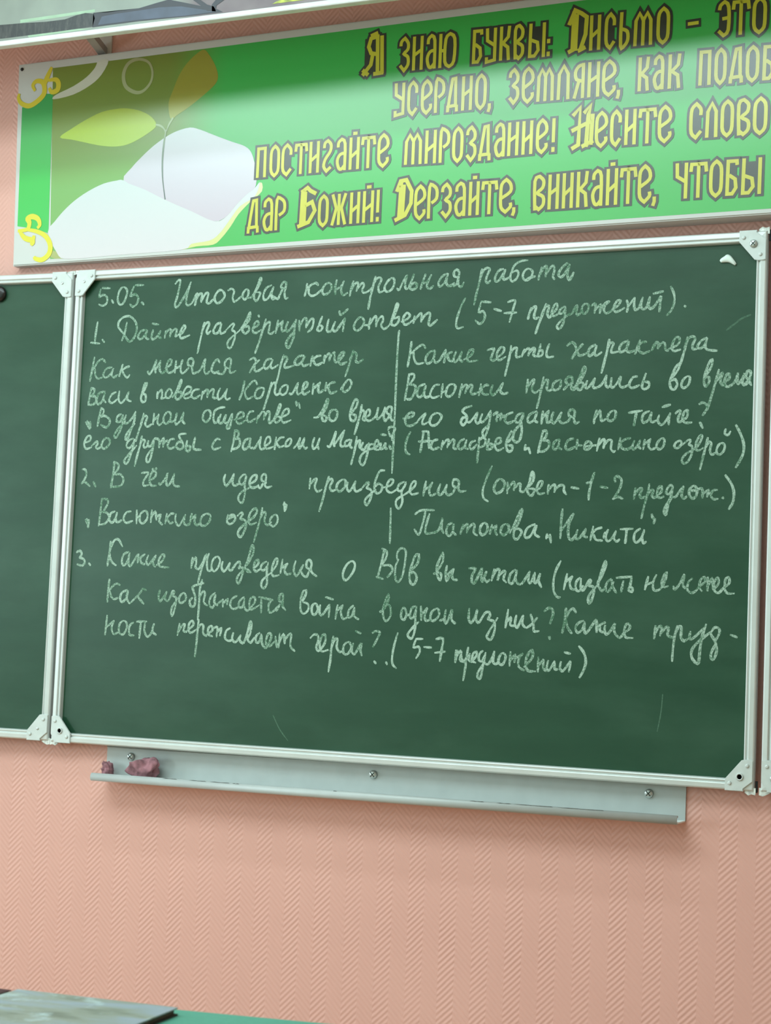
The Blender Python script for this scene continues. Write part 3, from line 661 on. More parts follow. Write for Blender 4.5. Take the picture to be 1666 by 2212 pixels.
    '9300 -3100 9164 -3137 9113 -3204 9194 -3284 9203 -3387 9141 -3470 9085 -3419 9123 -3329 9225 -3326;9211 -3403 9272 -3415 9364 -3310 9426 -3227;9426 -3232 9391 -3378 9430 -3440 9501 -3402;9524 -3263 9488 -3380 9537 -3419 9630 -3326 9701 -3198;9703 -3237 9681 -3405 9651 -3562 9597 -3701 9555 -3674 9556 -3584 9683 -3462;9755 -3287 9834 -3234 9825 -3412;9811 -3367 9919 -3258 9902 -3391;9906 -3346 9987 -3291;10156 -3240 10034 -3287 9998 -3388 10064 -3449 10193 -3402;10345 -3254 10248 -3302 10212 -3402 10265 -3441 10345 -3375 10381 -3266;10376 -3259 10323 -3415 10353 -3572 10324 -3750 10256 -3821 10178 -3748 10212 -3592 10348 -3449;10638 -3226 10507 -3284 10459 -3384 10501 -3444 10593 -3390 10651 -3249;10629 -3286 10605 -3397 10665 -3442;10767 -3228 10743 -3473;10756 -3370 10883 -3219;10883 -3228 10849 -3356 10864 -3450 10932 -3420;10977 -3254 10942 -3380 10992 -3463 11070 -3382 11140 -3257;11140 -3261 11106 -3405 11166 -3465 11268 -3434 11319 -3364;11397 -3359 11295 -3330 11292 -3242 11353 -3205 11405 -3255 11393 -3387 11424 -3469 11494 -3444',
    '11834 -3225 11800 -3350 11788 -3477;11797 -3398 11898 -3242 11918 -3352 11943 -3433 12017 -3397;12152 -3242 12071 -3310 12058 -3409 12120 -3436 12197 -3382 12209 -3269 12152 -3242',
    '12459 -3289 12715 -3252;12613 -3272 12590 -3406 12568 -3532;12857 -3265 12754 -3311 12720 -3419 12760 -3478 12847 -3425 12902 -3288;12903 -3292 12880 -3411 12919 -3470 13013 -3434;13048 -3344 13024 -3445 13093 -3526 13189 -3437 13256 -3315;13256 -3309 13233 -3416 13236 -3520;13101 -3191 13253 -3151;13357 -3315 13415 -3268 13452 -3291 13408 -3397 13421 -3477 13496 -3448;13481 -3446 13571 -3389 13583 -3267 13524 -3288 13491 -3410 13541 -3490 13667 -3487',
    '13799 -3151 13867 -3122 13938 -3171 13940 -3246 13869 -3358;13819 -3485 13874 -3593',
    '8020 -3594 7947 -3747 7924 -3907 7958 -4004 8027 -4039',
    '8305 -3579 8279 -3784 8251 -3997;8275 -3583 8404 -3585;8404 -3585 8417 -3729 8430 -3918;8204 -3784 8486 -3775;8608 -3749 8518 -3776 8469 -3889 8525 -3940 8646 -3902;8719 -3773 8692 -3943;8706 -3873 8799 -3756 8842 -3774 8818 -3908;8821 -3874 8922 -3757 8964 -3787 8952 -3909 9014 -3939;9169 -3744 9081 -3793 9044 -3894 9100 -3945 9182 -3878 9218 -3767;9207 -3794 9195 -3907 9257 -3942;9400 -3780 9324 -3807 9287 -3897 9342 -3947 9434 -3853;9482 -3718 9473 -3921 9456 -4209;9468 -3790 9549 -3719 9616 -3765 9596 -3866 9485 -3917;9687 -3750 9663 -3855 9662 -3950 9749 -3928 9739 -3845 9658 -3860;9670 -3860 9818 -3857 9928 -3813 9913 -3730 9838 -3763 9815 -3902 9882 -3974 9988 -3926;10146 -3598 10086 -3703 10040 -3859 10073 -3976 10149 -3987 10169 -3894 10076 -3875;10078 -3819 10173 -3704 10182 -3610',
    '10439 -3870 10426 -3956 10489 -3930;10502 -3926 10539 -4037;10781 -3606 10737 -3821 10694 -4027;10772 -3611 10851 -3612 10843 -3716 10760 -3793;10760 -3793 10893 -3801 10908 -3912 10814 -3993 10704 -4003;11112 -3766 11017 -3824 10992 -3924 11045 -3962 11115 -3869;11124 -3781 11101 -3914 11165 -3963;11396 -3762 11289 -3794 11242 -3915 11295 -3975 11431 -3917;11476 -3781 11462 -3956;11464 -3877 11567 -3896;11706 -3816 11635 -3853 11622 -3951 11696 -3967 11754 -3887 11706 -3816;11625 -3912 11891 -3888;11909 -3763 11863 -3997;11887 -3903 11974 -3790 12013 -3808 11990 -3948;11994 -3915 12076 -3802 12148 -3810 12137 -3949 12184 -4015 12222 -4000;12315 -3757 12280 -3975;12288 -3885 12390 -3795 12508 -3764;12319 -3864 12351 -3951 12452 -3974 12540 -3927;12586 -3814 12551 -3927 12586 -3975 12661 -3889 12697 -3805;12697 -3809 12673 -3917 12713 -3965;12785 -3795 12760 -3979;12773 -3890 12896 -3785;12896 -3790 12862 -3908 12908 -3978 12996 -3953;13105 -3777 13037 -3845 13013 -3931 13074 -3979 13149 -3915 13161 -3803 13105 -3777',
    '13468 -3824 13378 -3859 13354 -3934 13413 -3961 13481 -3893 13468 -3824;13505 -3897 13616 -3808 13653 -3830 13629 -3894 13689 -3938 13678 -4087 13606 -4219 13531 -4240 13502 -4172 13580 -4065 13729 -3981 13824 -3875 13868 -3753 13830 -3732 13765 -3853 13757 -3981 13817 -4007 13891 -3961;13976 -3776 13934 -3961 13886 -4174 13844 -4361;13924 -3987 13996 -3855 14044 -3883 14021 -4004 14056 -4084 14130 -4048;14226 -3874 14159 -3942 14147 -4048 14206 -4085 14279 -4011 14291 -3911 14226 -3874;14304 -3620 14287 -3703 14350 -3725 14391 -3664',
    '14490 -3549 14579 -3713 14642 -3904 14626 -4094 14507 -4322',
    '372 -4300 443 -4307 479 -4412 428 -4537 367 -4604;367 -4604 424 -4569 500 -4599 584 -4666;669 -4569 732 -4678',
    '1165 -4137 1159 -4365 1115 -4693;1154 -4142 1270 -4192 1276 -4291 1175 -4394;1176 -4414 1342 -4414 1421 -4526 1357 -4654 1144 -4678',
    '1861 -4384 2029 -4375 1973 -4478 1915 -4563 1941 -4654 2054 -4637;2071 -4544 2200 -4466 2214 -4363 2136 -4351 2068 -4490 2111 -4642 2239 -4649;2127 -4294 2145 -4312;2206 -4282 2224 -4305;2301 -4593 2337 -4630 2444 -4515 2499 -4388;2507 -4389 2475 -4564 2523 -4654 2615 -4540 2668 -4401;2669 -4406 2644 -4564 2692 -4654 2810 -4666',
    '3889 -4422 3860 -4541 3921 -4654 4024 -4542 4091 -4410;4091 -4422 4066 -4566 4112 -4654 4218 -4609;4349 -4418 4252 -4482 4225 -4590 4301 -4630 4382 -4518 4349 -4418;4377 -4435 4354 -4614 4371 -4828 4321 -5000 4246 -4971 4220 -4888 4295 -4781 4480 -4692;4471 -4619 4607 -4542 4620 -4443 4535 -4454 4468 -4566 4493 -4678 4601 -4690 4679 -4642;4667 -4666 4723 -4702 4777 -4614;4857 -4595 4749 -4543 4750 -4443 4815 -4419 4850 -4472 4827 -4638 4883 -4690 4981 -4666',
    '5858 -4504 5845 -4715;5846 -4643 5958 -4521 6003 -4528 5965 -4662 6023 -4771 6125 -4732;6273 -4470 6224 -4638 6160 -4918 6089 -5171;6201 -4690 6272 -4550 6340 -4517 6355 -4568 6304 -4685 6360 -4759 6473 -4713;6586 -4529 6481 -4603 6455 -4708 6528 -4771 6627 -4689 6652 -4569 6586 -4529;6699 -4587 6687 -4708 6758 -4759 6870 -4564;6870 -4569 6845 -4696 6900 -4770 7012 -4719;7000 -4724 7121 -4592 7165 -4615 7125 -4696 7221 -4742 7227 -4869 7154 -5035 7104 -5008 7110 -4916 7317 -4731;7494 -4351 7389 -4369 7309 -4546 7286 -4708 7346 -4804 7433 -4770 7458 -4662 7375 -4611 7314 -4673;7499 -4689 7653 -4639 7692 -4547 7623 -4531 7560 -4639 7565 -4742 7660 -4792 7806 -4708;7930 -4577 7828 -4627 7790 -4730 7859 -4758 7935 -4685 7968 -4582;7970 -4616 7884 -4776 7910 -4959 7849 -5101 7779 -5051 7779 -4937 7912 -4845;7896 -4856 8025 -4781 8161 -4662 8175 -4577 8108 -4589 8060 -4730 8106 -4826 8241 -4798',
    '8397 -4566 8350 -4851;8363 -4746 8482 -4662 8533 -4589;8522 -4616 8474 -4753 8515 -4848 8611 -4809;8706 -4623 8659 -4775 8711 -4836 8793 -4752 8841 -4635;8842 -4639 8817 -4752 8869 -4836 8965 -4802 9015 -4707;9099 -4689 8979 -4662 8974 -4549 9039 -4533 9095 -4583 9083 -4707 9134 -4768 9247 -4752',
    '9768 -4277 9676 -4483 9597 -4729 9615 -4886 9711 -4957',
    '9944 -4523 9859 -4595 9824 -4718 9879 -4800 9996 -4744 10043 -4606 9944 -4523;10101 -4591 10100 -4802;10109 -4722 10203 -4595 10244 -4613 10232 -4744;10236 -4711 10322 -4617 10363 -4635 10362 -4755 10434 -4773;10434 -4777 10533 -4618 10584 -4403 10624 -4429 10613 -4573 10508 -4706 10541 -4822 10611 -4833 10647 -4728 10555 -4711;10662 -4755 10769 -4684 10805 -4580 10742 -4580 10695 -4706 10739 -4810 10855 -4795;10935 -4636 10920 -4810;10929 -4733 11023 -4640 11063 -4658 11051 -4777;11055 -4744 11151 -4651 11236 -4658 11239 -4750 11288 -4820;11384 -4684 11532 -4710',
    '11829 -4407 11774 -4597 11741 -4771 11735 -4920;11679 -4607 11774 -4581;11954 -4673 12099 -4695',
    '12243 -4580 12230 -4510 12290 -4480 12364 -4554 12325 -4727 12209 -4905;12209 -4905 12302 -4864 12397 -4900',
    '12636 -4701 12612 -4906;12620 -4829 12710 -4716 12759 -4723 12725 -4835 12760 -4882 12825 -4856;12900 -4626 12868 -4813 12809 -5050 12767 -5261;12859 -4860 12921 -4748 12981 -4744 12957 -4834 12992 -4882 13061 -4834;13052 -4828 13131 -4770 13133 -4669 13074 -4701 13052 -4823 13102 -4881 13178 -4855;13318 -4637 13250 -4694 13226 -4791 13286 -4806 13338 -4720 13318 -4637;13347 -4662 13319 -4834 13269 -4984 13236 -5181 13193 -5134 13227 -5027 13353 -4855;13342 -4859 13407 -4859 13480 -4748 13548 -4669;13548 -4684 13515 -4812 13550 -4891 13614 -4854;13732 -4658 13664 -4726 13663 -4833 13734 -4890 13797 -4816 13787 -4694 13732 -4658;13665 -4752 13788 -4737;13801 -4730 13895 -4711 13906 -4879;13905 -4815 14014 -4732 13992 -4858;13990 -4805 14069 -4785;14175 -4732 14096 -4747 14062 -4832 14111 -4900 14190 -4895;14277 -4870 14297 -4887',
    '14319 -4463 14434 -4620 14485 -4789 14469 -4958 14400 -5080',
    '549 -5361 584 -5455 596 -5549;521 -5381 587 -5493;609 -5381 595 -5530;909 -4929 889 -5181 861 -5510;897 -4934 1041 -4945 1061 -5032 971 -5185;891 -5211 1044 -5229 1109 -5328 1024 -5457 888 -5482;1246 -5199 1142 -5253 1131 -5401 1211 -5430 1296 -5302;1305 -5223 1280 -5376 1332 -5429 1425 -5387;1650 -5196 1531 -5226 1475 -5350 1544 -5440 1699 -5397;1792 -5171 1803 -5452;1795 -5328 1879 -5298;1992 -5182 1891 -5249 1880 -5395 1960 -5449 2059 -5345 2052 -5223 1992 -5182;2162 -5169 2152 -5425;2160 -5325 2244 -5198 2288 -5373;2284 -5305 2381 -5265 2354 -5392 2435 -5469;2534 -5240 2507 -5446;2522 -5366 2628 -5244 2703 -5239;2549 -5346 2625 -5443 2694 -5413;2754 -5243 2748 -5389 2838 -5489 2929 -5363 2984 -5261;2972 -5290 2961 -5435 3033 -5475 3106 -5434;3136 -5236 3096 -5465;3110 -5366 3235 -5259;3235 -5264 3210 -5409 3269 -5473 3350 -5432;3482 -5234 3371 -5311 3359 -5456 3463 -5484 3568 -5387 3581 -5274 3482 -5234',
    '3995 -5254 3984 -5402 4073 -5442 4169 -5353 4137 -5253 4023 -5271;4005 -5335 4165 -5277;4222 -5274 4305 -5205 4340 -5245 4298 -5328 4414 -5375 4422 -5518 4332 -5701 4257 -5662 4270 -5567 4412 -5427 4594 -5303 4673 -5183 4624 -5120 4521 -5203 4484 -5375 4548 -5450 4666 -5409;4790 -5107 4756 -5325 4689 -5586 4629 -5807;4744 -5354 4817 -5206 4876 -5213 4852 -5372 4923 -5458 5013 -5394;5078 -5247 4996 -5323 4983 -5430 5071 -5481 5152 -5393 5146 -5275 5078 -5247;5290 -4987 5307 -5163;5269 -5039 5346 -5050 5307 -5173;5278 -5015 5327 -5038',
    '8193 -5213 8294 -5146 8441 -5130 8593 -5133;8410 -5157 8376 -5343 8312 -5571 8264 -5610 8193 -5511;8498 -5207 8441 -5411 8430 -5570 8534 -5584 8703 -5522 8771 -5291;8784 -5302 8762 -5476 8815 -5581;8982 -5379 8894 -5430 8871 -5565 8939 -5636 9019 -5523;9019 -5406 9008 -5541 9072 -5612;9213 -5411 9163 -5591;9177 -5533 9281 -5404 9310 -5421 9299 -5565;9302 -5520 9401 -5403 9455 -5420 9444 -5563 9518 -5614;9656 -5373 9582 -5434 9570 -5558 9637 -5606 9717 -5527 9718 -5422 9656 -5373;9813 -5406 9774 -5584;9788 -5504 9908 -5416;9908 -5420 9884 -5532 9923 -5603;10085 -5392 10012 -5453 9999 -5564 10065 -5601 10145 -5534 10157 -5429 10085 -5392;10181 -5562 10280 -5373 10388 -5124 10417 -5150 10351 -5372 10269 -5506 10267 -5643 10339 -5676 10421 -5548 10355 -5478 10269 -5510;10683 -5387 10541 -5459 10483 -5592 10525 -5651 10616 -5595 10696 -5409;10719 -5413 10685 -5568 10781 -5633;10934 -5572 10921 -5660;10992 -5582 11016 -5735;10932 -5635 10993 -5597',
    '11224 -5097 11206 -5365 11201 -5656;11223 -5500 11343 -5320 11446 -5183;11446 -5199 11357 -5407 11365 -5630 11435 -5673 11501 -5581;11536 -5489 11502 -5624 11549 -5661 11626 -5584 11695 -5465;11695 -5480 11661 -5601 11730 -5622;11841 -5420 11795 -5682;11808 -5581 11895 -5478 12011 -5440;11853 -5570 11901 -5667 12026 -5683;12077 -5531 12053 -5629 12132 -5480;12136 -5483 12091 -5617 12139 -5697 12226 -5620 12283 -5503;12283 -5507 12249 -5637 12307 -5695 12357 -5657;12373 -5467 12607 -5456;12494 -5462 12483 -5613 12471 -5727;12749 -5455 12658 -5525 12636 -5654 12686 -5711 12772 -5635 12827 -5476;12827 -5491 12794 -5609 12819 -5720 12869 -5694;12964 -5185 12977 -5249;13030 -5270 13002 -5356;12965 -5221 13020 -5289',
    '339 -6081 416 -6045 471 -6111 420 -6198;420 -6198 522 -6221 556 -6295 496 -6363 370 -6335;663 -6308 707 -6352',
    '1184 -5837 1165 -6088 1132 -6354;1483 -5941 1379 -5798 1278 -5811 1195 -5965 1175 -6112 1234 -6263 1349 -6342;1645 -6051 1527 -6107 1488 -6254 1542 -6344 1636 -6232 1675 -6075;1662 -6105 1653 -6276 1714 -6340 1871 -6101;1891 -6096 1882 -6279;1892 -6203 2047 -6094;1939 -6190 1967 -6275 2055 -6305;2134 -6117 2093 -6244 2141 -6320 2234 -6222 2318 -6114;2319 -6131 2251 -6265 2318 -6354;2347 -6317 2475 -6237 2531 -6127 2467 -6099 2398 -6214 2425 -6340 2645 -6360',
    '3207 -6147 3186 -6364;3201 -6277 3277 -6146 3302 -6246 3288 -6343 3360 -6394;3540 -6070 3464 -6291 3406 -6484 3358 -6705;3360 -6394 3448 -6249 3514 -6094;3594 -6057 3555 -6194 3574 -6385 3636 -6412 3688 -6359;3789 -6114 3692 -6192 3668 -6336 3733 -6423 3824 -6337 3862 -6189 3789 -6114;3926 -6219 3905 -6331 3965 -6418 4055 -6321 4096 -6240;4097 -6251 4070 -6352 4140 -6391 4254 -6242 4326 -6224 4338 -6299 4321 -6340 4413 -6345 4390 -6511 4330 -6647 4282 -6620 4296 -6513 4435 -6345;4435 -6345 4519 -6154 4585 -5888 4633 -5916 4621 -6058 4531 -6225 4455 -6321 4519 -6407 4593 -6424;4503 -6355 4587 -6418;4650 -6345 4753 -6256 4753 -6169 4683 -6206 4658 -6341 4720 -6403 4824 -6337;4942 -6201 4846 -6255 4819 -6349 4893 -6376 4973 -6276;4983 -6217 4961 -6405 4978 -6640 4912 -6740 4850 -6690 4876 -6572 5055 -6427;5055 -6432 5179 -6260 5191 -6138 5134 -6163 5073 -6356 5111 -6489 5243 -6465;5311 -6148 5275 -6430;5289 -6333 5429 -6228;5429 -6232 5369 -6351 5413 -6448 5518 -6429;5610 -6178 5574 -6347 5638 -6478 5736 -6343 5784 -6249;5752 -6394 5795 -6463 5874 -6485 5925 -6363;5964 -6344 5859 -6295 5867 -6178 5923 -6149 5971 -6223 5958 -6339 6001 -6413 6100 -6476',
    '6869 -6156 6753 -6232 6679 -6394 6702 -6514 6779 -6524 6900 -6372 6936 -6228 6869 -6156',
    '7562 -5916 7517 -6149 7439 -6477;7513 -5898 7613 -5954 7607 -6079 7520 -6211;7541 -6233 7696 -6226 7755 -6327 7651 -6459;7413 -6460 7563 -6495;7848 -6103 7842 -5984 7918 -5888 8011 -5914 8029 -6050 7982 -6391 7897 -6545 7827 -6485 7817 -6258 7878 -6109',
    '8311 -5995 8234 -6024 8167 -6206 8122 -6411 8158 -6562 8233 -6583 8282 -6453 8211 -6348 8134 -6393;8172 -6301 8294 -6159 8311 -5995',
    '8812 -5954 8752 -6083 8693 -6264 8724 -6421 8781 -6492 8793 -6375 8709 -6336;8713 -6313 8819 -6127 8812 -5954;8637 -6371 8702 -6354;8908 -6211 8886 -6373 8915 -6500 8964 -6394 8893 -6366;8958 -6353 9056 -6264;9056 -6268 9020 -6392 9059 -6474 9137 -6479',
    '9371 -6251 9503 -6260 9441 -6384 9441 -6506 9507 -6520 9632 -6242;9644 -6246 9633 -6402 9661 -6495 9737 -6307;9725 -6311 9694 -6423 9745 -6504 9802 -6461;9894 -6259 9846 -6482;9871 -6402 9937 -6274 10002 -6279 9969 -6466;9978 -6399 10080 -6293 10121 -6310 10086 -6437 10147 -6506;10319 -6262 10224 -6346 10201 -6490 10266 -6526 10320 -6414 10355 -6272;10344 -6299 10333 -6432 10383 -6523 10465 -6521 10553 -6387 10613 -6289;10613 -6294 10590 -6448 10639 -6506 10718 -6309;10718 -6314 10708 -6467 10755 -6493 10823 -6329;10823 -6333 10800 -6465 10856 -6580',
    '11225 -6081 11135 -6261 11092 -6481 11110 -6655 11176 -6756 11238 -6761',
    '11360 -6318 11304 -6613;11327 -6480 11460 -6360;11464 -6364 11418 -6474 11445 -6586 11514 -6613;11613 -6389 11543 -6471 11543 -6601 11606 -6636 11682 -6537;11636 -6404 11637 -6555 11689 -6619 11792 -6444 11830 -6438 11806 -6530 11879 -6550 11894 -6658 11850 -6814 11806 -6859 11788 -6790 11823 -6681 11953 -6527;11953 -6531 12034 -6265 12095 -6076 12113 -6134 12058 -6308 11970 -6483 12023 -6594 12069 -6614 12116 -6544;12223 -6398 12153 -6457 12119 -6566 12159 -6634 12224 -6568 12269 -6450;12235 -6412 12257 -6541 12332 -6651;12325 -6372 12613 -6344;12458 -6429 12423 -6630;12613 -6346 12603 -6447 12584 -6533;12591 -6538 12566 -6598 12627 -6622 12640 -6564 12591 -6538',
    '12931 -6340 12875 -6576;12899 -6488 13018 -6438;13084 -6304 13029 -6438 13044 -6580 13164 -6563 13257 -6390 13279 -6258 13222 -6323 13189 -6456 13239 -6522 13311 -6506',
    '13409 -6504 13437 -6560 13521 -6469 13606 -6283;13617 -6298 13586 -6468 13631 -6535;13759 -6354 13692 -6423 13670 -6551 13741 -6616 13826 -6583 13909 -6482 13993 -6416 13984 -6328 13917 -6372 13895 -6503 13944 -6580;14048 -6327 14047 -6569;14059 -6482 14124 -6346 14145 -6501 14168 -6549;14168 -6543 14250 -6432 14230 -6333 14170 -6413 14174 -6560 14254 -6604 14337 -6518 14441 -6427 14431 -6319 14375 -6362 14365 -6534 14424 -6610 14536 -6609',
    '1205 -6638 1185 -6871 1180 -7116;1472 -6754 1378 -6727 1267 -6808 1201 -6900;1228 -6875 1264 -6991 1341 -7055 1434 -7024;1665 -6855 1533 -6911 1492 -7034 1546 -7111 1655 -7023;1680 -6871 1655 -7018 1725 -7131;2121 -6849 2042 -6821 1963 -6925 1734 -7142;1909 -6963 1985 -7046 2081 -7133',
    '2459 -6836 2434 -6986 2481 -7062 2573 -6958 2630 -6868;2631 -6885 2590 -7006 2677 -7052 2764 -6857 2812 -6868 2783 -6953 2861 -6987 2852 -7167 2793 -7354 2757 -7314 2782 -7169 2924 -6973;3050 -6881 2950 -6949 2938 -7069 3014 -7084 3098 -7005 3050 -6881;3502 -6667 3258 -6738 3263 -6826 3317 -6963 3308 -7136 3226 -7150 3187 -7050 3249 -6977;3462 -6601 3414 -6818 3417 -7104 3402 -7426;3435 -6941 3498 -6835 3547 -6886 3524 -7053 3610 -7127;3779 -6863 3683 -6954 3658 -7097 3736 -7171 3803 -7046;3795 -6903 3771 -7059 3856 -7116;3854 -7085 3977 -6994;3977 -6994 3980 -7143;3990 -7069 4085 -6979 4072 -7091;4298 -6910 4188 -6976 4149 -7108 4226 -7181 4359 -7137;4461 -6929 4366 -7019 4353 -7126 4427 -7140 4479 -7004;4476 -6957 4479 -7122 4564 -7202 4721 -7021 4697 -6923 4619 -6960 4594 -7095 4644 -7181 4826 -7084;4812 -6920 5134 -6975;4865 -6971 4874 -7235;5092 -6983 5039 -7083 5059 -7216 5151 -7202 5252 -7101;5228 -7196 5294 -7054;5377 -7016 5277 -6984 5285 -6867 5342 -6849 5363 -6912 5353 -7075 5432 -7171',
    '5880 -6754 5811 -6784 5762 -6948 5772 -7157 5846 -7229 5939 -7152 5933 -7036 5816 -6998;5880 -6759 5871 -6841 5802 -6975;6101 -7015 6021 -7080 6036 -7219 6106 -7233 6158 -7123 6101 -7015;6206 -7047 6195 -7191 6262 -7240 6412 -7030;6412 -7035 6406 -7284;6317 -6883 6486 -6927',
    '6592 -7037 6556 -7314;6567 -7162 6707 -7033;6707 -7038 6670 -7177 6727 -7306 6827 -7264;6936 -7039 6846 -7126 6835 -7264 6915 -7243 6964 -7077;6965 -7100 6966 -7242 7065 -7303',
    '7691 -6789 7629 -6921 7584 -7127 7621 -7289 7685 -7310 7759 -7190 7721 -7005 7592 -7035;7522 -7144 7612 -7080 7696 -6896 7691 -6789',
    '8038 -7041 7987 -7115 7988 -7251 8056 -7276 8093 -7157 8038 -7041;8090 -7196 8175 -7177;8272 -7012 8195 -7064 8172 -7222 8239 -7236 8298 -7061;8296 -7016 8288 -7219 8286 -7467 8225 -7642 8136 -7573 8224 -7446 8358 -7314;8394 -7009 8413 -7278;8409 -7175 8526 -7036;8531 -7043 8483 -7191 8512 -7284 8597 -7266;8726 -7044 8627 -7119 8603 -7254 8683 -7279 8776 -7186 8776 -7081 8726 -7044;8804 -7275 8899 -7223 8921 -7061;8922 -7066 8900 -7245 8951 -7315 9042 -7058;9055 -7062 9045 -7241 9128 -7321',
    '9410 -7025 9401 -7207 9452 -7299 9532 -7186 9566 -7042;9579 -7058 9557 -7225 9619 -7283 9731 -7109 9818 -7080 9840 -7150 9802 -7217 9932 -7268 9939 -7456 9870 -7606 9792 -7560 9828 -7460 9995 -7189',
    '10205 -7024 10162 -7367;10186 -7254 10265 -7159;10277 -7181 10259 -7313 10341 -7326;10374 -7129 10352 -7288 10401 -7357 10466 -7223 10514 -7125;10514 -7141 10503 -7283 10564 -7352;10660 -7099 10724 -7276 10741 -7414 10838 -7410;10794 -7161 10701 -7277 10588 -7357;11047 -7506 11060 -7553',
    '10931 -7034 11025 -6968 11100 -7003 11104 -7112 11054 -7262',
    '11362 -6959 11343 -7192 11301 -7427;11559 -7038 11495 -6966 11418 -7037 11354 -7170;11365 -7174 11405 -7320 11488 -7430;11711 -7187 11607 -7238 11560 -7336 11613 -7415 11701 -7336 11735 -7212;11735 -7223 11736 -7374 11782 -7409 11954 -7158;11971 -7168 11974 -7394;11982 -7305 12069 -7234 12136 -7206;12030 -7271 12040 -7364 12108 -7387;12135 -7264 12127 -7361 12174 -7428 12271 -7313 12317 -7221;12328 -7225 12317 -7376 12421 -7479 12496 -7395 12608 -7302 12595 -7223 12535 -7236 12502 -7370 12543 -7469 12671 -7475',
    '13102 -7239 13078 -7473;13095 -7375 13163 -7252 13212 -7261 13190 -7414;13200 -7372 13294 -7258 13343 -7278 13331 -7405 13445 -7443;13504 -7226 13462 -7422 13436 -7655 13428 -7870;13441 -7448 13522 -7261 13580 -7245 13583 -7354 13582 -7439 13637 -7494 13711 -7455;13755 -7323 13739 -7433 13797 -7446 14016 -7241;14040 -7182 13978 -7383 13941 -7615 13921 -7871 13870 -7884 13792 -7788 13788 -7663 13875 -7533 14021 -7402 14150 -7299;14142 -7319 14197 -7235 14276 -7247 14289 -7330 14235 -7437 14199 -7463 14144 -7377 14142 -7319;14170 -7401 14227 -7521 14245 -7666 14192 -7808 14144 -7775 14156 -7670 14231 -7521;14493 -7355 14610 -7394',
    '1195 -7404 1165 -7808;1176 -7658 1369 -7508;1375 -7513 1320 -7649 1372 -7786 1479 -7753;1619 -7501 1517 -7569 1507 -7740 1602 -7790 1682 -7690 1694 -7564 1619 -7501;1849 -7530 1763 -7610 1767 -7780 1880 -7800;1936 -7508 2177 -7500;2033 -7517 2014 -7851;2142 -7525 2132 -7695 2216 -7817 2309 -7718 2347 -7550;2360 -7543 2321 -7689 2419 -7769',
    '2975 -7518 2936 -7759;2952 -7696 3041 -7545 3101 -7538 3075 -7663 3154 -7685;3153 -7666 3303 -7537 3276 -7449 3205 -7511 3193 -7636 3257 -7698 3378 -7629;3426 -7421 3409 -7700 3396 -7962 3376 -8184;3392 -7634 3481 -7519 3543 -7548 3546 -7695 3632 -7756;3630 -7721 3762 -7629 3735 -7542 3664 -7591 3665 -7715 3769 -7752;3787 -7587 3873 -7566 3865 -7762;3873 -7665 3969 -7581 3945 -7734',
    '4172 -7575 4088 -7630 4064 -7772 4154 -7833 4247 -7801;4253 -7666 4233 -7790 4317 -7850 4430 -7708;4431 -7712 4409 -7807 4506 -7855 4599 -7589 4630 -7431 4665 -7469 4648 -7658 4590 -7777 4666 -7850 4741 -7748;4861 -7646 4780 -7724 4794 -7840 4865 -7819 4902 -7673;4917 -7695 4933 -7859 5031 -7941 5131 -7735 5114 -7649 5044 -7686 5021 -7855 5108 -7904 5222 -7801;5230 -7703 5268 -7923;5322 -7639 5311 -7926;5288 -7892 5407 -7655 5448 -7840;5440 -7775 5538 -7651 5584 -7668 5576 -7881 5678 -7982',
    '6019 -7708 6098 -7638 6182 -7652 6195 -7766 6157 -7883 6204 -7955 6279 -7902 6355 -7761 6349 -7641 6280 -7655 6232 -7834 6282 -7963 6422 -7931;6529 -7658 6497 -7893 6483 -8123 6451 -8361;6474 -7945 6554 -7731 6622 -7712 6611 -7866 6680 -7960 6768 -7929;6841 -7762 6763 -7838 6765 -7975 6847 -7999 6924 -7900 6906 -7787 6841 -7762;6969 -7780 6945 -7922 7012 -7993 7133 -7774;7159 -7778 7134 -7892 7165 -8012;7011 -7539 7127 -7580',
    '7378 -7558 7457 -7524 7538 -7548 7500 -7652 7403 -7832',
    '7441 -8114 7481 -8156;7696 -8120 7723 -8164;7924 -7542 7856 -7797 7824 -8024 7843 -8159 7918 -8228',
    '8319 -7645 8459 -7641;8319 -7650 8272 -7809 8379 -7796 8408 -7889 8335 -8020;8492 -7796 8649 -7802;8742 -7635 8884 -7621 8865 -7849 8837 -8056;8728 -7899 8943 -7869',
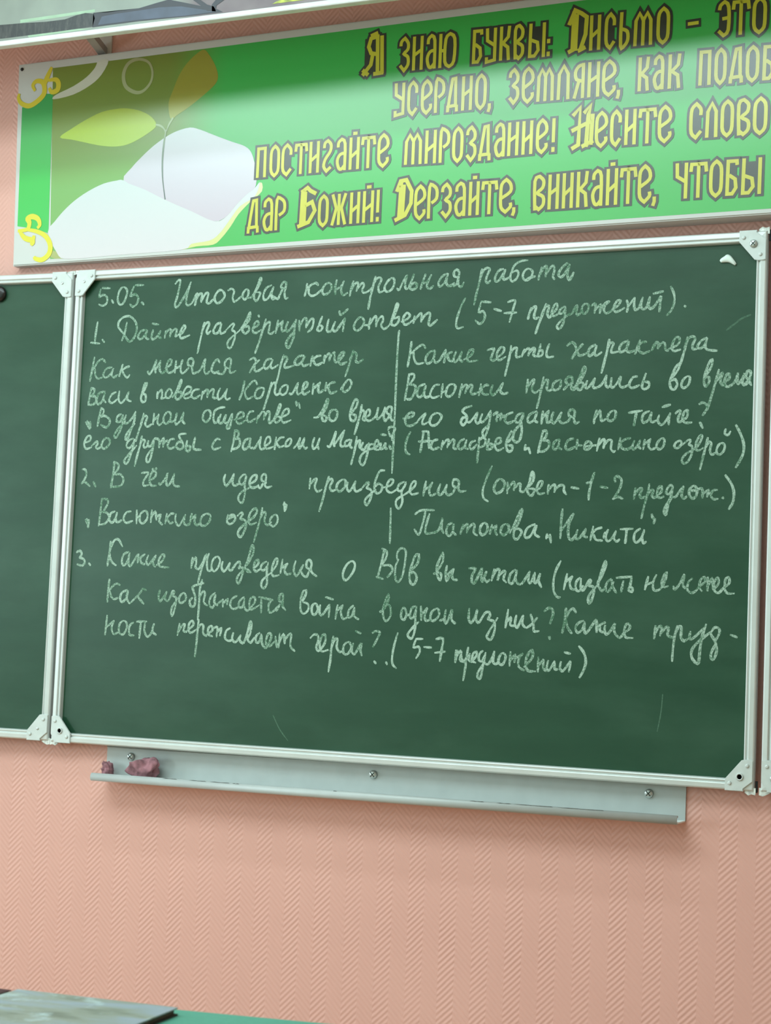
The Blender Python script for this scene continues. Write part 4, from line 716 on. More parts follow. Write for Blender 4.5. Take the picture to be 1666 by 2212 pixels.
    '9195 -7833 9159 -8067;9172 -7976 9256 -7841 9285 -7967 9331 -8054;9167 -7833 9155 -8067;9167 -7953 9247 -7853 9277 -7878 9254 -8012 9340 -8057;9417 -7769 9385 -7985 9369 -8185 9337 -8403;9340 -8057 9411 -7917;9457 -7889 9433 -8005 9495 -8047;9489 -8029 9586 -7933 9587 -7851 9524 -7886 9501 -8013 9579 -8054;9717 -7824 9655 -7886 9643 -7997 9708 -8020 9768 -7903;9778 -7859 9744 -8037 9716 -8214 9686 -8352 9632 -8328 9645 -8217 9768 -8036;9769 -8062 9841 -8070 9918 -7942 9954 -7826;9954 -7841 9933 -8007 9982 -8064 10063 -8024;10120 -7852 10059 -7925 10047 -8035 10124 -8070 10179 -7979 10180 -7887 10120 -7852;10283 -7824 10272 -8088;10273 -7998 10379 -7875 10368 -8016;10377 -7950 10529 -7847;10530 -7852 10458 -7942 10460 -8095 10571 -8160;10569 -8095 10725 -7910 10713 -7775 10641 -7843 10596 -8002 10641 -8157 10792 -8168;10845 -7901 10845 -8173;10857 -8061 10945 -7940;10950 -7944 10951 -8096 11011 -8152;11043 -7958 11020 -8093 11068 -8139 11169 -7964;11170 -7979 11181 -8108 11239 -8110;11295 -7969 11283 -8082 11342 -8138 11477 -7951;11489 -7955 11457 -8146;11360 -7787 11474 -7811',
    '11640 -7664 11739 -7783 11782 -7932 11754 -8084 11671 -8245',
    'rule:7691 -1561 7678 -1709 7666 -2358 7668 -3282 7661 -4018 7658 -4404',
    'rule:7664 -5101 7672 -5485 7676 -5795',
]
CHALK_W = 0.0049


def chalk_mesh(strokes, to3, w0, sub):
    bm = bmesh.new()
    for k, st in enumerate(strokes):
        p = smooth_path(st, sub)
        n = len(p)
        wb = w0 * random.uniform(0.9, 1.1)
        ph = random.random() * 10
        ws = []
        for i in range(n):
            t = i / max(1, n - 1)
            e = min(1.0, 0.62 + 4.0 * min(t, 1 - t))
            ws.append(wb * e * (1 + 0.10 * math.sin(ph + i * 0.9) + random.uniform(-0.05, 0.05)))
        add_ribbon(bm, p, ws, to3, 0.00020 + 0.0000013 * (k % 11), miter=1.25, ext=w0 * 0.25)
    return bm


for s in CHALK_WORDS:
    rule = s.startswith('rule:')
    bm = chalk_mesh(decode(s[5:] if rule else s), lambda u, v, d: (u, Y_FACE - d, BH + v), 0.0046 if rule else CHALK_W, 4)
    o = link_mesh('chalk_line' if rule else 'chalk_word', bm, M_chalk, board)
    o['label'] = 'vertical white chalk dividing line' if rule else 'white handwritten chalk word'

M_smear = simple('faint_chalk_smear', (0.060, 0.135, 0.085), 0.8, 0, 0.3, 300)
for s, w in (('14268 -1793 14411 -1687 14545 -1589 14705 -1527', 0.0035), ('5255 -9283 5416 -9551 5615 -9770', 0.0022), ('13270 -8482 13246 -8820 13187 -9159', 0.0020)):
    bm = chalk_mesh(decode(s), lambda u, v, d: (u, Y_FACE - d + 0.00012, BH + v), w, 6)
    o = link_mesh('chalk_smear', bm, M_smear, board)
    o['label'] = 'faint wiped chalk streak'

# ------------------------------------------------------------------ things stuck on the boards
mg = empty('magnet', (-0.1965, Y_FACE - 0.1877 * math.sin(math.radians(3.5)) / math.cos(math.radians(3.5)) - 0.0002, 1.9075), (0, 0, math.radians(3.5)))
tag(mg, 'round black magnet on the left blackboard wing', 'magnet')
bm = bmesh.new()
add_lathe(bm, (0, 0, 0), (0, -1, 0), [(0.0165, 0), (0.0175, 0.002), (0.0175, 0.006), (0.0155, 0.009), (0.010, 0.0105), (0, 0.0108)], 32)
link_mesh('magnet_cap', bm, M_magnet, mg, True)

bm = bmesh.new()
bmesh.ops.create_icosphere(bm, subdivisions=4, radius=1)
for v in bm.verts:
    x, y, z = v.co
    bend = -0.35 * x * x
    k = 1 + 0.06 * math.sin(5 * x + 2 * z) + 0.05 * math.sin(7 * z + 3 * y)
    v.co = Vector((x * 0.0150 * k, y * 0.0045 - 0.0022, (z * 0.0070 + bend * 0.022 + 0.002 - x * 0.004) * k))
    if v.co.y > 0:
        v.co.y = 0
pt = link_mesh('putty_blob', bm, M_putty, None, True)
pt.location = (1.4275, Y_FACE - 0.0002, 1.9005)
tag(pt, "small white lump stuck near the blackboard's top right corner", 'putty')

# ------------------------------------------------------------------ chalk tray under the board
tray = empty('chalk_tray', (0.125, 0, 0.9))
tag(tray, 'long grey metal chalk tray screwed to the wall under the blackboard', 'tray')
TL_ = 1.2455
tr = -0.0055                         # the tray hangs a few millimetres lower at its left end


def tz(u, v):
    return v + tr * (1 - u / TL_)


def add_tray_sweep(bm, prof, u0, u1):
    a = [bm.verts.new((u0, y, tz(u0, z))) for y, z in prof]
    b = [bm.verts.new((u1, y, tz(u1, z))) for y, z in prof]
    n = len(prof)
    for i in range(n):
        j = (i + 1) % n
        bm.faces.new((a[i], b[i], b[j], a[j]))
    bm.faces.new(a)
    bm.faces.new(b[::-1])
    bmesh.ops.recalc_face_normals(bm, faces=bm.faces)


bm = bmesh.new()
add_tray_sweep(bm, [(-0.0005, -0.027), (-0.0005, 0.0435), (-0.0045, 0.0435), (-0.0060, 0.0395), (-0.0035, 0.0385), (-0.0035, -0.027)], 0, TL_)
link_mesh('back_plate', bm, M_tray, tray)
bm = bmesh.new()
add_tray_sweep(bm, [(-0.0035, -0.0245), (-0.0035, -0.0270), (-0.056, -0.0270), (-0.056, -0.0245)], 0, TL_)
link_mesh('shelf', bm, M_edge, tray)
bm = bmesh.new()
add_tray_sweep(bm, [(-0.0555, -0.0285), (-0.0600, -0.0280), (-0.0625, -0.0255), (-0.0630, -0.0215), (-0.0625, -0.0165), (-0.0600, -0.0130),
                    (-0.0570, -0.0120), (-0.0540, -0.0128), (-0.0525, -0.0150), (-0.0545, -0.0158), (-0.0575, -0.0150), (-0.0600, -0.0190), (-0.0590, -0.0250)], 0, TL_)
link_mesh('front_lip', bm, M_tray, tray, True)
for u, v in ((0.0600, 0.0225), (0.6190, 0.0200), (1.1765, 0.0200)):
    bm = bmesh.new()
    add_screw(bm, (u, -0.0035, tz(u, v)), 0.0082, 0.0062)
    link_mesh('screw', bm, [M_steel, M_dark], tray, True)
bm = bmesh.new()  # dark strips on the lip's front, painting in the shaded gap behind it
for u0, u1 in ((0.172, 0.208), (0.235, 0.276), (0.283, 0.330), (0.335, 0.352), (0.560, 0.568), (0.846, 0.876), (0.90, 0.93), (0.935, 1.012), (1.02, 1.11)):
    um = (u0 + u1) / 2
    q = [(u0, -0.0002), (u0 + 0.25 * (u1 - u0), 0.0008), (um, 0.0002), (u1 - 0.004, 0.0009), (u1, -0.0001), (um + 0.006, -0.0009), (u0 + 0.3 * (u1 - u0), -0.0006)]
    add_prism(bm, q, 0.0003, lambda a, b, d: (a, -0.0600 - d, tz(a, -0.0128) + b))
bmesh.ops.recalc_face_normals(bm, faces=bm.faces)
cp = link_mesh('gap_shade_marks', bm, M_gap_shade, tray)
cp['label'] = 'painted dark marks for the shaded gap behind the lip'


def make_rag(name, loc, sx, sy, sz, seed, label):
    rnd = random.Random(seed)
    bm = bmesh.new()
    bmesh.ops.create_icosphere(bm, subdivisions=5, radius=1)
    fr = [(rnd.uniform(-1, 1), rnd.uniform(-1, 1), rnd.uniform(-1, 1), rnd.uniform(1.6, 5.0), rnd.uniform(0, 6)) for _ in range(8)]
    for v in bm.verts:
        n = v.co.normalized()
        f = 0.0
        for k, (a, b, c, q, p) in enumerate(fr):
            s = math.sin(q * (a * n.x + b * n.y + c * n.z) * 1.6 + p)
            f += 0.075 * (s if k % 2 else (0.7 - 1.7 * abs(s) ** 0.7)) / (1 + 0.12 * k)
        box_ = max(abs(n.x), abs(n.y), abs(n.z))
        r = (1 + f) * (0.55 + 0.45 / box_ * 0.8)
        q = Vector((n.x * sx, n.y * sy, n.z * sz)) * r
        q.z += 0.18 * q.x * (1 if seed == 3 else -1)
        q.z = max(q.z, -sz * 0.85)
        v.co = q
    o = link_mesh(name, bm, M_rag, None, True)
    o.location = loc
    return tag(o, label, 'rag', 'cleaning rags in the tray')


make_rag('rag', (0.2330, -0.0290, 0.8945), 0.0400, 0.0200, 0.0270, 3, 'larger crumpled dusty-rose rag below the first tray screw')
make_rag('rag', (0.1425, -0.0260, 0.8875), 0.0140, 0.0150, 0.0200, 11, 'small rose rag scrap at the left end of the chalk tray')

# ------------------------------------------------------------------ green banner above the board
BA, BB = -0.024, -0.0165


def bpos(u, v, d):
    return (u, BA + BB * (u + 0.17) - d, v)


banner = empty('banner', (0, 0, 0))
tag(banner, 'long green wall banner with yellow Cyrillic lettering and a white open book', 'banner')
BX1 = 2.36
zt = lambda u: 2.4290 + 0.0016 * (u + 0.19)
zb = lambda u: 1.9720 + 0.0016 * (u + 0.19)
bm = bmesh.new()
xl = [-0.1910, -0.1752]
v = [(-0.1910, zt(-0.19)), (BX1, zt(BX1)), (BX1, zb(BX1)), (-0.1752, zb(-0.175))]
fr = [bm.verts.new(bpos(u, w, 0)) for u, w in v]
bk = [bm.verts.new((u, -0.0015, w)) for u, w in v]
bm.faces.new(fr[::-1])
bm.faces.new(bk)
for i in range(4):
    j = (i + 1) % 4
    bm.faces.new((fr[i], fr[j], bk[j], bk[i]))
bmesh.ops.recalc_face_normals(bm, faces=bm.faces)
es = [e for e in bm.edges if all(abs(q.co.y - bpos(q.co.x, 0, 0)[1]) < 1e-5 for q in e.verts)]
bmesh.ops.bevel(bm, geom=es, offset=0.0025, segments=3, affect='EDGES')
link_mesh('panel', bm, M_panel, banner)


def flat(name, pts, d, mat, parent=banner):
    bm = bmesh.new()
    bm.faces.new([bm.verts.new(bpos(u, w, d)) for u, w in pts])
    bm.normal_update()
    if bm.faces[0:1] if False else list(bm.faces)[0].normal.y > 0:
        bmesh.ops.reverse_faces(bm, faces=bm.faces)
    bmesh.ops.triangulate(bm, faces=bm.faces)
    return link_mesh(name, bm, mat, parent)


gz1 = lambda u: 2.4107 + 0.0035 * (u - 0.0)
gz0 = lambda u: 1.9832 + 0.0008 * (u - 0.38)
flat('printed_sheet', [(-0.0963, 2.4113), (2.34, gz1(2.34)), (2.34, gz0(2.34)), (0.383, 1.9840), (-0.0753, 1.9820)], 0.0002, M_print)
ART = {
    'stripe': '-1742 23303 -1618 23284 -1440 23327 -1267 23450 -1148 23552 -923 23530 -922 23511 -832 20398 -1019 20462 -1361 20551 -1681 20609',
    'arc': '247 24147 508 24134 345 23832 75 23629 -376 23457 -896 23403 -845 23496 -388 23645 -47 23816 160 24000',
    'leafL': '-669 22529 -369 22693 -28 22848 399 22993 786 23027 1044 23014 1347 22945 1608 22826 1763 22702 1825 22587 1775 22501 1551 22375 1262 22255 1009 22199 708 22203 359 22262 -40 22367 -353 22449',
    'leafR': '2160 22720 2108 23033 2209 23314 2337 23609 2510 23845 2747 24037 2928 24107 3058 23985 3215 23752 3300 23528 3277 23369 3122 23223 2846 23034 2567 22863 2326 22741 2246 22687',
    'pageR': '1065 21439 1254 21690 1495 21907 1777 22120 2061 22284 2346 22396 2674 22446 2924 22381 3301 22222 3714 22054 4042 21927 4210 21772 4313 21482 4358 21232 4329 21024 4138 20897 3909 20703 3681 20472 3384 20386 2820 20637 2184 20914 1623 21189',
    'pageL': '-847 20425 -676 20655 -448 20880 -175 21083 162 21261 544 21398 885 21441 1078 21430 1623 21189 2184 20914 2820 20637 3404 20384 3681 20472 3909 20703 4138 20897 4329 21024 4442 21138 4339 20848 3991 20662 3766 20395 3540 20128 3305 19984 2860 19940 2600 19824 988 19811 -288 19797 -586 19965',
    'edge': '4462 21137 4500 20941 4226 20733 3961 20488 3794 20253 3586 20019 3392 19890 2986 19879 2580 19825 2697 19932 2938 20006 3264 20004 3537 20181 3745 20414 3990 20679 4259 20853',
    'wedge': '-686 20008 -563 19964 -311 19813 -620 19819 -757 19875',
    'stem': (0.00442, '2084 22455 2047 22169 2031 21809 2053 21446 2103 21154 2150 20935'),
    'twig': (0.00442, '1812 22589 1941 22548 2042 22459 2085 22311;2245 22701 2149 22558 2095 22418'),
    'ring': (0.00883, '1269 24075 1025 24001 920 23773 992 23508 1237 23351 1449 23359 1629 23535 1657 23770 1538 23984 1269 24075'),
    'scrollT': (0.00646, '-1832 23619 -1853 23526 -1771 23397 -1552 23315 -1332 23400 -1174 23535 -1157 23685 -1225 23823 -1386 23858 -1479 23773 -1407 23641;-1186 23706 -1125 23870 -991 24139;-1070 23845 -868 23844 -785 23741 -807 23605 -952 23570 -1035 23672'),
    'scrollB': (0.00646, '-1660 20503 -1404 20524 -1355 20663 -1407 20759 -1288 20800 -1136 20741 -1073 20607 -1135 20529;-1404 20516 -1130 20454 -899 20336 -766 20142 -783 19940 -953 19820 -1133 19849 -1182 19900;-1605 20484 -1459 20333 -1253 20283 -1214 20374;-1208 20280 -1275 20154'),
}
for key, nm, d, mat in (('stripe', 'green_stripe', 0.0003, M_stripe), ('arc', 'white_arc', 0.0004, M_arc), ('leafR', 'leaf', 0.0004, M_leafR),
                        ('leafL', 'leaf', 0.0005, M_leafL), ('edge', 'page_edge', 0.0004, M_pedge), ('wedge', 'olive_corner', 0.0003, M_wedge),
                        ('pageL', 'book_page', 0.0005, M_pageL), ('pageR', 'book_page', 0.0006, M_pageR)):
    pts = decode(ART[key])[0]
    if key not in ('stripe', 'wedge'):
        pts = smooth_path(pts + [pts[0]], 3)[:-1]
    flat(nm, pts, d, mat)
for key, nm, d, mat in (('twig', 'leaf_stalk', 0.0006, M_stem), ('stem', 'plant_stem', 0.0008, M_stem), ('ring', 'dew_drop', 0.0005, M_ring),
                        ('scrollT', 'scroll_ornament', 0.0006, M_scroll), ('scrollB', 'scroll_ornament', 0.0009, M_scroll)):
    wd, s = ART[key]
    bm = bmesh.new()
    for k, st in enumerate(decode(s)):
        p = smooth_path(st, 5)
        n = len(p)
        if key.startswith('scroll'):
            ws = [wd * (0.7 + 1.25 * math.sin(math.pi * (0.08 + 0.84 * i / (n - 1)))) for i in range(n)]
        else:
            ws = [wd * (0.8 + 0.2 * math.sin(6 * i / n)) for i in range(n)]
        add_ribbon(bm, p, ws, bpos, d + 0.00001 * k, miter=1.3)
    bmesh.ops.recalc_face_normals(bm, faces=bm.faces)
    link_mesh(nm, bm, mat, banner)

LETTERS = [
    '2:6739 23908 6747 23227 7117 23215 7109 23897|1:7021 23959 7050 23158|1:7119 23931 7151 23163|1:7031 23933 6876 23904 6829 23735 6889 23597 7045 23558|1:6928 23579 6892 23359 6718 23160|1:6717 23262 6836 23156|1:6962 23161 7175 23171|1:6875 23955 7021 24002',
    '2:7546 23774 7547 23211 7726 23208 7725 23771|0:7551 23675 7552 23698 7555 23730 7565 23760 7587 23785 7615 23807 7635 23822 7658 23795 7689 23756 7711 23715 7718 23673 7717 23628 7706 23588 7679 23557 7642 23530 7624 23505 7644 23484 7682 23463 7712 23433 7724 23387 7728 23330 7721 23278 7697 23232 7662 23189 7637 23160 7552 23267|2:7840 23769 7841 23206 8019 23203 8018 23766|0:7844 23826 7846 23150|0:8013 23823 8014 23147|0:7845 23445 8013 23555|2:8131 23765 8132 23201 8303 23199 8302 23762|0:8149 23652 8150 23678 8151 23716 8158 23750 8177 23776 8203 23798 8221 23812 8242 23802 8271 23779 8293 23706 8300 23531 8300 23305 8299 23142|0:8298 23508 8269 23505 8229 23499 8195 23482 8170 23448 8151 23404 8141 23356 8144 23302 8157 23245 8173 23201 8189 23176 8209 23164 8229 23165 8252 23185 8277 23217 8294 23241|2:8428 23760 8429 23197 8710 23192 8710 23755|0:8420 23816 8421 23140|0:8621 23806 8595 23792 8559 23766 8532 23702 8520 23564 8517 23389 8525 23251 8553 23186 8593 23159 8622 23144 8650 23158 8689 23184 8718 23248 8731 23385 8734 23561 8724 23698 8694 23764 8652 23791 8621 23806|0:8421 23478 8525 23476',
    '2:9136 23764 9136 23200 9297 23196 9297 23760|0:9297 23718 9293 23788 9144 23792 9140 23172 9227 23170 9289 23281 9272 23443 9174 23523|2:9411 23807 9411 23475 9590 23471 9590 23803|0:9416 23814 9425 23574 9571 23471|0:9586 23810 9585 23174 9416 23144 9416 23235|2:9711 23761 9710 23207 9884 23202 9885 23757|0:9715 23816 9714 23151|0:9880 23813 9862 23605 9752 23483 9857 23397 9879 23147|2:10003 23755 10001 23199 10172 23195 10173 23751|0:10019 23144 10013 23309 10005 23538 10007 23713 10030 23781 10064 23796 10088 23802 10110 23780 10139 23747 10159 23710 10164 23665 10159 23616 10146 23571 10114 23536 10074 23505 10056 23476 10080 23449 10125 23423 10159 23390 10170 23342 10171 23286 10163 23237 10141 23200 10109 23169 10087 23149 10011 23227|2:10332 23748 10331 23191 10595 23185 10596 23742|0:10326 23804 10317 23164 10414 23162 10491 23271 10471 23425 10342 23483|0:10603 23798 10601 23129|0:10701 23461 10700 23391|0:10700 23210 10700 23134',
    '2:11133 23902 11136 23225 11440 23221 11438 23896|1:11112 23157 11224 23207|1:11206 23943 11192 23182|1:11262 23883 11248 23181|1:11110 23699 11222 23968 11350 23898 11463 23811 11447 23474 11352 23189|1:11308 23164 11448 23221|2:11558 23766 11555 23208 11721 23206 11724 23764|0:11562 23822 11559 23152|0:11720 23820 11717 23150|0:11560 23403 11719 23541|2:11860 23762 11858 23204 12022 23202 12025 23760|0:12016 23593 12017 23624 12018 23669 12012 23712 11991 23750 11963 23785 11943 23810 11922 23790 11893 23759 11871 23713 11862 23646 11859 23565 11859 23483 11858 23401 11860 23320 11869 23253 11890 23206 11919 23175 11940 23154 12019 23271|2:12150 23479 12149 23172 12292 23170 12294 23477|0:12160 23815 12155 23624 12149 23362 12153 23172 12174 23120 12206 23139 12234 23171 12258 23198 12280 23237 12293 23282 12296 23333 12292 23390 12278 23436 12247 23464 12206 23482 12176 23493|2:12446 23756 12443 23196 12732 23191 12736 23752|0:12435 23140 12445 23615 12515 23755 12590 23614 12587 23138|0:12590 23614 12667 23753 12735 23612 12739 23135|2:12884 23751 12880 23189 13073 23187 13077 23748|0:12981 23799 12956 23778 12922 23747 12896 23701 12885 23634 12882 23552 12882 23470 12881 23388 12883 23306 12893 23238 12919 23192 12952 23160 12976 23139 13001 23159 13035 23190 13061 23236 13072 23303 13075 23385 13075 23467 13076 23550 13074 23632 13064 23699 13038 23746 13005 23778 12981 23799',
    '0:13459 23443 13649 23449',
    '2:14042 23738 14037 23197 14229 23193 14234 23734|0:14046 23643 14050 23665 14056 23695 14067 23724 14090 23747 14118 23769 14139 23783 14162 23769 14195 23743 14218 23680 14228 23548 14228 23379 14219 23247 14193 23186 14158 23161 14132 23148 14042 23238|0:14110 23466 14221 23477|0:14296 23753 14606 23747|0:14452 23764 14445 23134|0:14320 23753 14307 23624|0:14582 23748 14599 23605|2:14697 23725 14692 23183 14894 23178 14900 23721|0:14800 23771 14774 23752 14738 23722 14710 23678 14699 23613 14695 23533 14695 23454 14693 23374 14695 23295 14706 23230 14732 23184 14767 23153 14793 23133 14818 23152 14854 23182 14882 23226 14893 23291 14897 23370 14897 23450 14899 23529 14897 23609 14887 23674 14860 23719 14825 23751 14800 23771',
    '2:7476 22902 7477 22578 7656 22577 7655 22901|0:7481 22909 7491 22675 7637 22577|0:7651 22908 7652 22287 7483 22255 7482 22344|2:7771 22852 7772 22300 7949 22297 7948 22851|0:7939 22685 7941 22716 7941 22761 7934 22803 7912 22840 7881 22876 7859 22900 7837 22880 7806 22849 7782 22804 7773 22737 7771 22657 7771 22576 7771 22495 7774 22414 7783 22348 7807 22302 7838 22271 7861 22250 7945 22367|2:8071 22850 8072 22296 8257 22294 8256 22849|0:8091 22531 8137 22562 8201 22607 8246 22655 8259 22706 8254 22760 8241 22808 8218 22846 8186 22877 8163 22898 8140 22878 8108 22847 8083 22802 8073 22735 8071 22654 8072 22573 8071 22492 8074 22411 8084 22344 8109 22298 8141 22267 8165 22246 8190 22272 8226 22308 8252 22342 8258 22372 8255 22400 8252 22419|2:8354 22863 8355 22536 8524 22534 8524 22862|0:8364 22237 8362 22421 8360 22676 8368 22863 8391 22918 8424 22907 8455 22883 8481 22864 8506 22832 8522 22792 8529 22739 8529 22677 8518 22625 8489 22588 8450 22560 8422 22542|2:8631 22847 8631 22289 8814 22287 8813 22846|0:8712 22874 8674 22602 8641 22345|0:8698 22875 8780 22888 8794 22343|0:8622 22331 8823 22343|0:8631 22345 8627 22226|0:8813 22343 8818 22224|2:8944 22845 8944 22285 9117 22283 9117 22844|0:8949 22901 8949 22229|0:9112 22900 9112 22227|0:8949 22523 9112 22634|2:9236 22843 9236 22282 9416 22280 9416 22842|0:9326 22892 9303 22872 9272 22840 9248 22794 9238 22727 9236 22645 9236 22562 9236 22480 9238 22398 9248 22331 9272 22284 9303 22252 9326 22231 9349 22252 9380 22283 9404 22329 9414 22396 9416 22478 9416 22561 9416 22643 9414 22725 9404 22793 9380 22840 9349 22871 9326 22892|0:9514 22306 9514 22222 9493 22152',
    '2:9931 22883 9930 22322 10100 22319 10101 22880|0:9935 22785 9937 22807 9940 22839 9949 22869 9970 22893 9997 22915 10016 22931 10038 22904 10067 22865 10088 22824 10095 22782 10093 22737 10083 22698 10056 22667 10022 22640 10005 22615 10023 22593 10059 22573 10087 22543 10099 22497 10103 22441 10096 22389 10073 22343 10040 22301 10015 22271 9935 22378|2:10214 22878 10213 22317 10403 22314 10405 22875|0:10234 22555 10281 22586 10347 22631 10394 22679 10408 22730 10403 22785 10389 22833 10365 22872 10333 22904 10310 22925 10285 22905 10252 22874 10227 22829 10216 22762 10214 22680 10214 22597 10213 22515 10216 22433 10226 22366 10251 22320 10284 22288 10308 22267 10335 22293 10372 22329 10398 22363 10405 22393 10402 22421 10399 22440|2:10530 22872 10529 22312 10803 22308 10805 22867|0:10521 22257 10530 22732 10595 22871 10667 22730 10666 22254|0:10667 22730 10740 22869 10805 22728 10811 22252|2:10933 22865 10931 22306 11138 22303 11140 22862|0:10936 22250 10946 22739 11037 22898 11126 22736 11133 22247|2:11259 22859 11257 22301 11431 22299 11434 22856|0:11429 22912 11427 22243|0:11429 22884 11404 22881 11367 22874 11335 22858 11308 22829 11285 22790 11272 22747 11271 22699 11279 22648 11299 22607 11339 22584 11391 22571 11428 22563|0:11345 22579 11261 22245|2:11551 22854 11549 22297 11733 22294 11735 22851|0:11556 22910 11553 22241|0:11731 22907 11728 22238|0:11555 22533 11729 22642|2:11842 22849 11839 22292 12055 22289 12058 22845|0:11863 22528 11917 22559 11992 22603 12045 22651 12061 22702 12055 22756 12040 22804 12013 22842 11977 22874 11950 22896 11923 22876 11885 22845 11856 22800 11844 22733 11841 22652 11841 22571 11840 22489 11842 22408 11854 22341 11882 22294 11920 22263 11947 22242 11977 22268 12019 22304 12049 22338 12057 22367 12053 22395 12050 22414|0:12142 22315 12141 22232 12121 22163',
    '2:12548 22842 12543 22314 12710 22312 12715 22841|0:12553 22895 12547 22261|0:12711 22894 12692 22695 12585 22577 12686 22497 12705 22259|2:12833 22840 12828 22310 12994 22308 12998 22839|0:12849 22734 12850 22759 12851 22794 12859 22826 12878 22851 12902 22871 12920 22886 12941 22876 12969 22854 12989 22786 12994 22621 12991 22409 12989 22255|0:12992 22600 12964 22597 12925 22591 12891 22574 12867 22543 12848 22501 12838 22456 12841 22405 12853 22351 12867 22310 12883 22286 12902 22275 12922 22276 12944 22295 12968 22326 12985 22348|2:13129 22838 13124 22307 13313 22304 13318 22836|0:13134 22891 13129 22254|0:13313 22890 13292 22690 13171 22572 13285 22491 13308 22251',
    '2:13715 22849 13710 22309 13889 22305 13894 22845|0:13714 22255 13725 22876 13885 22872 13884 22251|2:14015 22842 14010 22303 14175 22299 14181 22838|0:14099 22887 14077 22868 14048 22838 14026 22794 14016 22730 14013 22651 14013 22572 14012 22493 14013 22414 14021 22349 14043 22305 14072 22274 14092 22254 14113 22273 14142 22303 14165 22346 14175 22411 14178 22489 14178 22568 14179 22647 14178 22726 14169 22791 14148 22836 14119 22867 14099 22887|2:14294 22835 14289 22297 14484 22293 14490 22830|0:14382 22860 14338 22598 14300 22350|0:14367 22860 14454 22871 14464 22347|0:14279 22337 14495 22346|0:14289 22351 14283 22236|0:14485 22346 14489 22232|2:14600 22827 14594 22290 14781 22287 14787 22823|0:14694 22872 14670 22853 14637 22824 14612 22780 14601 22716 14598 22637 14597 22559 14596 22480 14598 22402 14607 22337 14631 22292 14664 22262 14687 22242 14711 22261 14744 22290 14769 22334 14780 22398 14783 22476 14784 22555 14785 22633 14783 22712 14774 22776 14749 22821 14717 22852 14694 22872|2:14908 22820 14902 22284 15070 22280 15077 22816|0:15076 22776 15072 22843 14917 22847 14906 22257 14997 22255 15062 22361 15046 22515 14945 22591',
    '2:4369 21814 4372 21290 4552 21290 4549 21815|0:4377 21238 4379 21840 4540 21841 4547 21238|2:4685 21816 4687 21291 4866 21291 4864 21818|0:4774 21863 4752 21844 4720 21814 4697 21770 4687 21707 4685 21630 4686 21553 4686 21476 4689 21400 4699 21337 4723 21293 4754 21264 4777 21245 4799 21264 4831 21294 4854 21337 4864 21400 4866 21477 4865 21554 4865 21631 4862 21708 4852 21772 4828 21815 4797 21844 4774 21863|2:4962 21819 4964 21291 5160 21291 5157 21820|0:5148 21661 5149 21691 5150 21734 5142 21774 5117 21809 5084 21843 5059 21866 5035 21846 5001 21816 4975 21773 4965 21709 4962 21632 4963 21555 4963 21478 4966 21400 4977 21337 5003 21294 5038 21264 5062 21245 5154 21357|0:5249 21841 5518 21843|0:5384 21855 5386 21239|0:5270 21841 5260 21715|0:5498 21843 5514 21704|2:5603 21824 5606 21292 5786 21293 5784 21826|0:5608 21877 5611 21239|0:5779 21879 5782 21239|0:5610 21478 5780 21612|0:5919 21733 5920 21759 5923 21796 5932 21827 5952 21848 5978 21864 5996 21874 6018 21856 6048 21828 6069 21794 6076 21753 6074 21705 6061 21654 6029 21601 5986 21546 5952 21493 5932 21441 5921 21391 5920 21346 5938 21306 5966 21270 5987 21246 6076 21320|2:6216 21829 6217 21293 6401 21294 6400 21831|0:6235 21722 6236 21748 6237 21784 6245 21816 6265 21841 6293 21862 6312 21877 6335 21867 6367 21846 6390 21777 6398 21610 6398 21395 6397 21240|0:6396 21589 6365 21585 6322 21579 6284 21561 6258 21529 6237 21486 6227 21441 6230 21389 6244 21335 6261 21293 6279 21270 6300 21259 6322 21260 6347 21280 6373 21311 6392 21334|2:6517 21832 6519 21294 6696 21294 6694 21833|0:6521 21886 6523 21240|0:6689 21887 6691 21240|0:6523 21482 6690 21617|0:6570 21974 6652 21974|0:6772 21854 7063 21857|0:6918 21869 6920 21241|0:6795 21854 6784 21726|0:7041 21856 7058 21714|2:7156 21837 7157 21295 7354 21295 7353 21839|0:7177 21525 7226 21556 7294 21601 7343 21648 7356 21698 7351 21751 7337 21798 7312 21835 7279 21865 7254 21885 7229 21865 7195 21835 7169 21790 7158 21724 7156 21645 7156 21566 7156 21487 7159 21407 7170 21343 7196 21298 7231 21268 7256 21248 7283 21273 7321 21309 7348 21343 7355 21372 7352 21399 7348 21418',
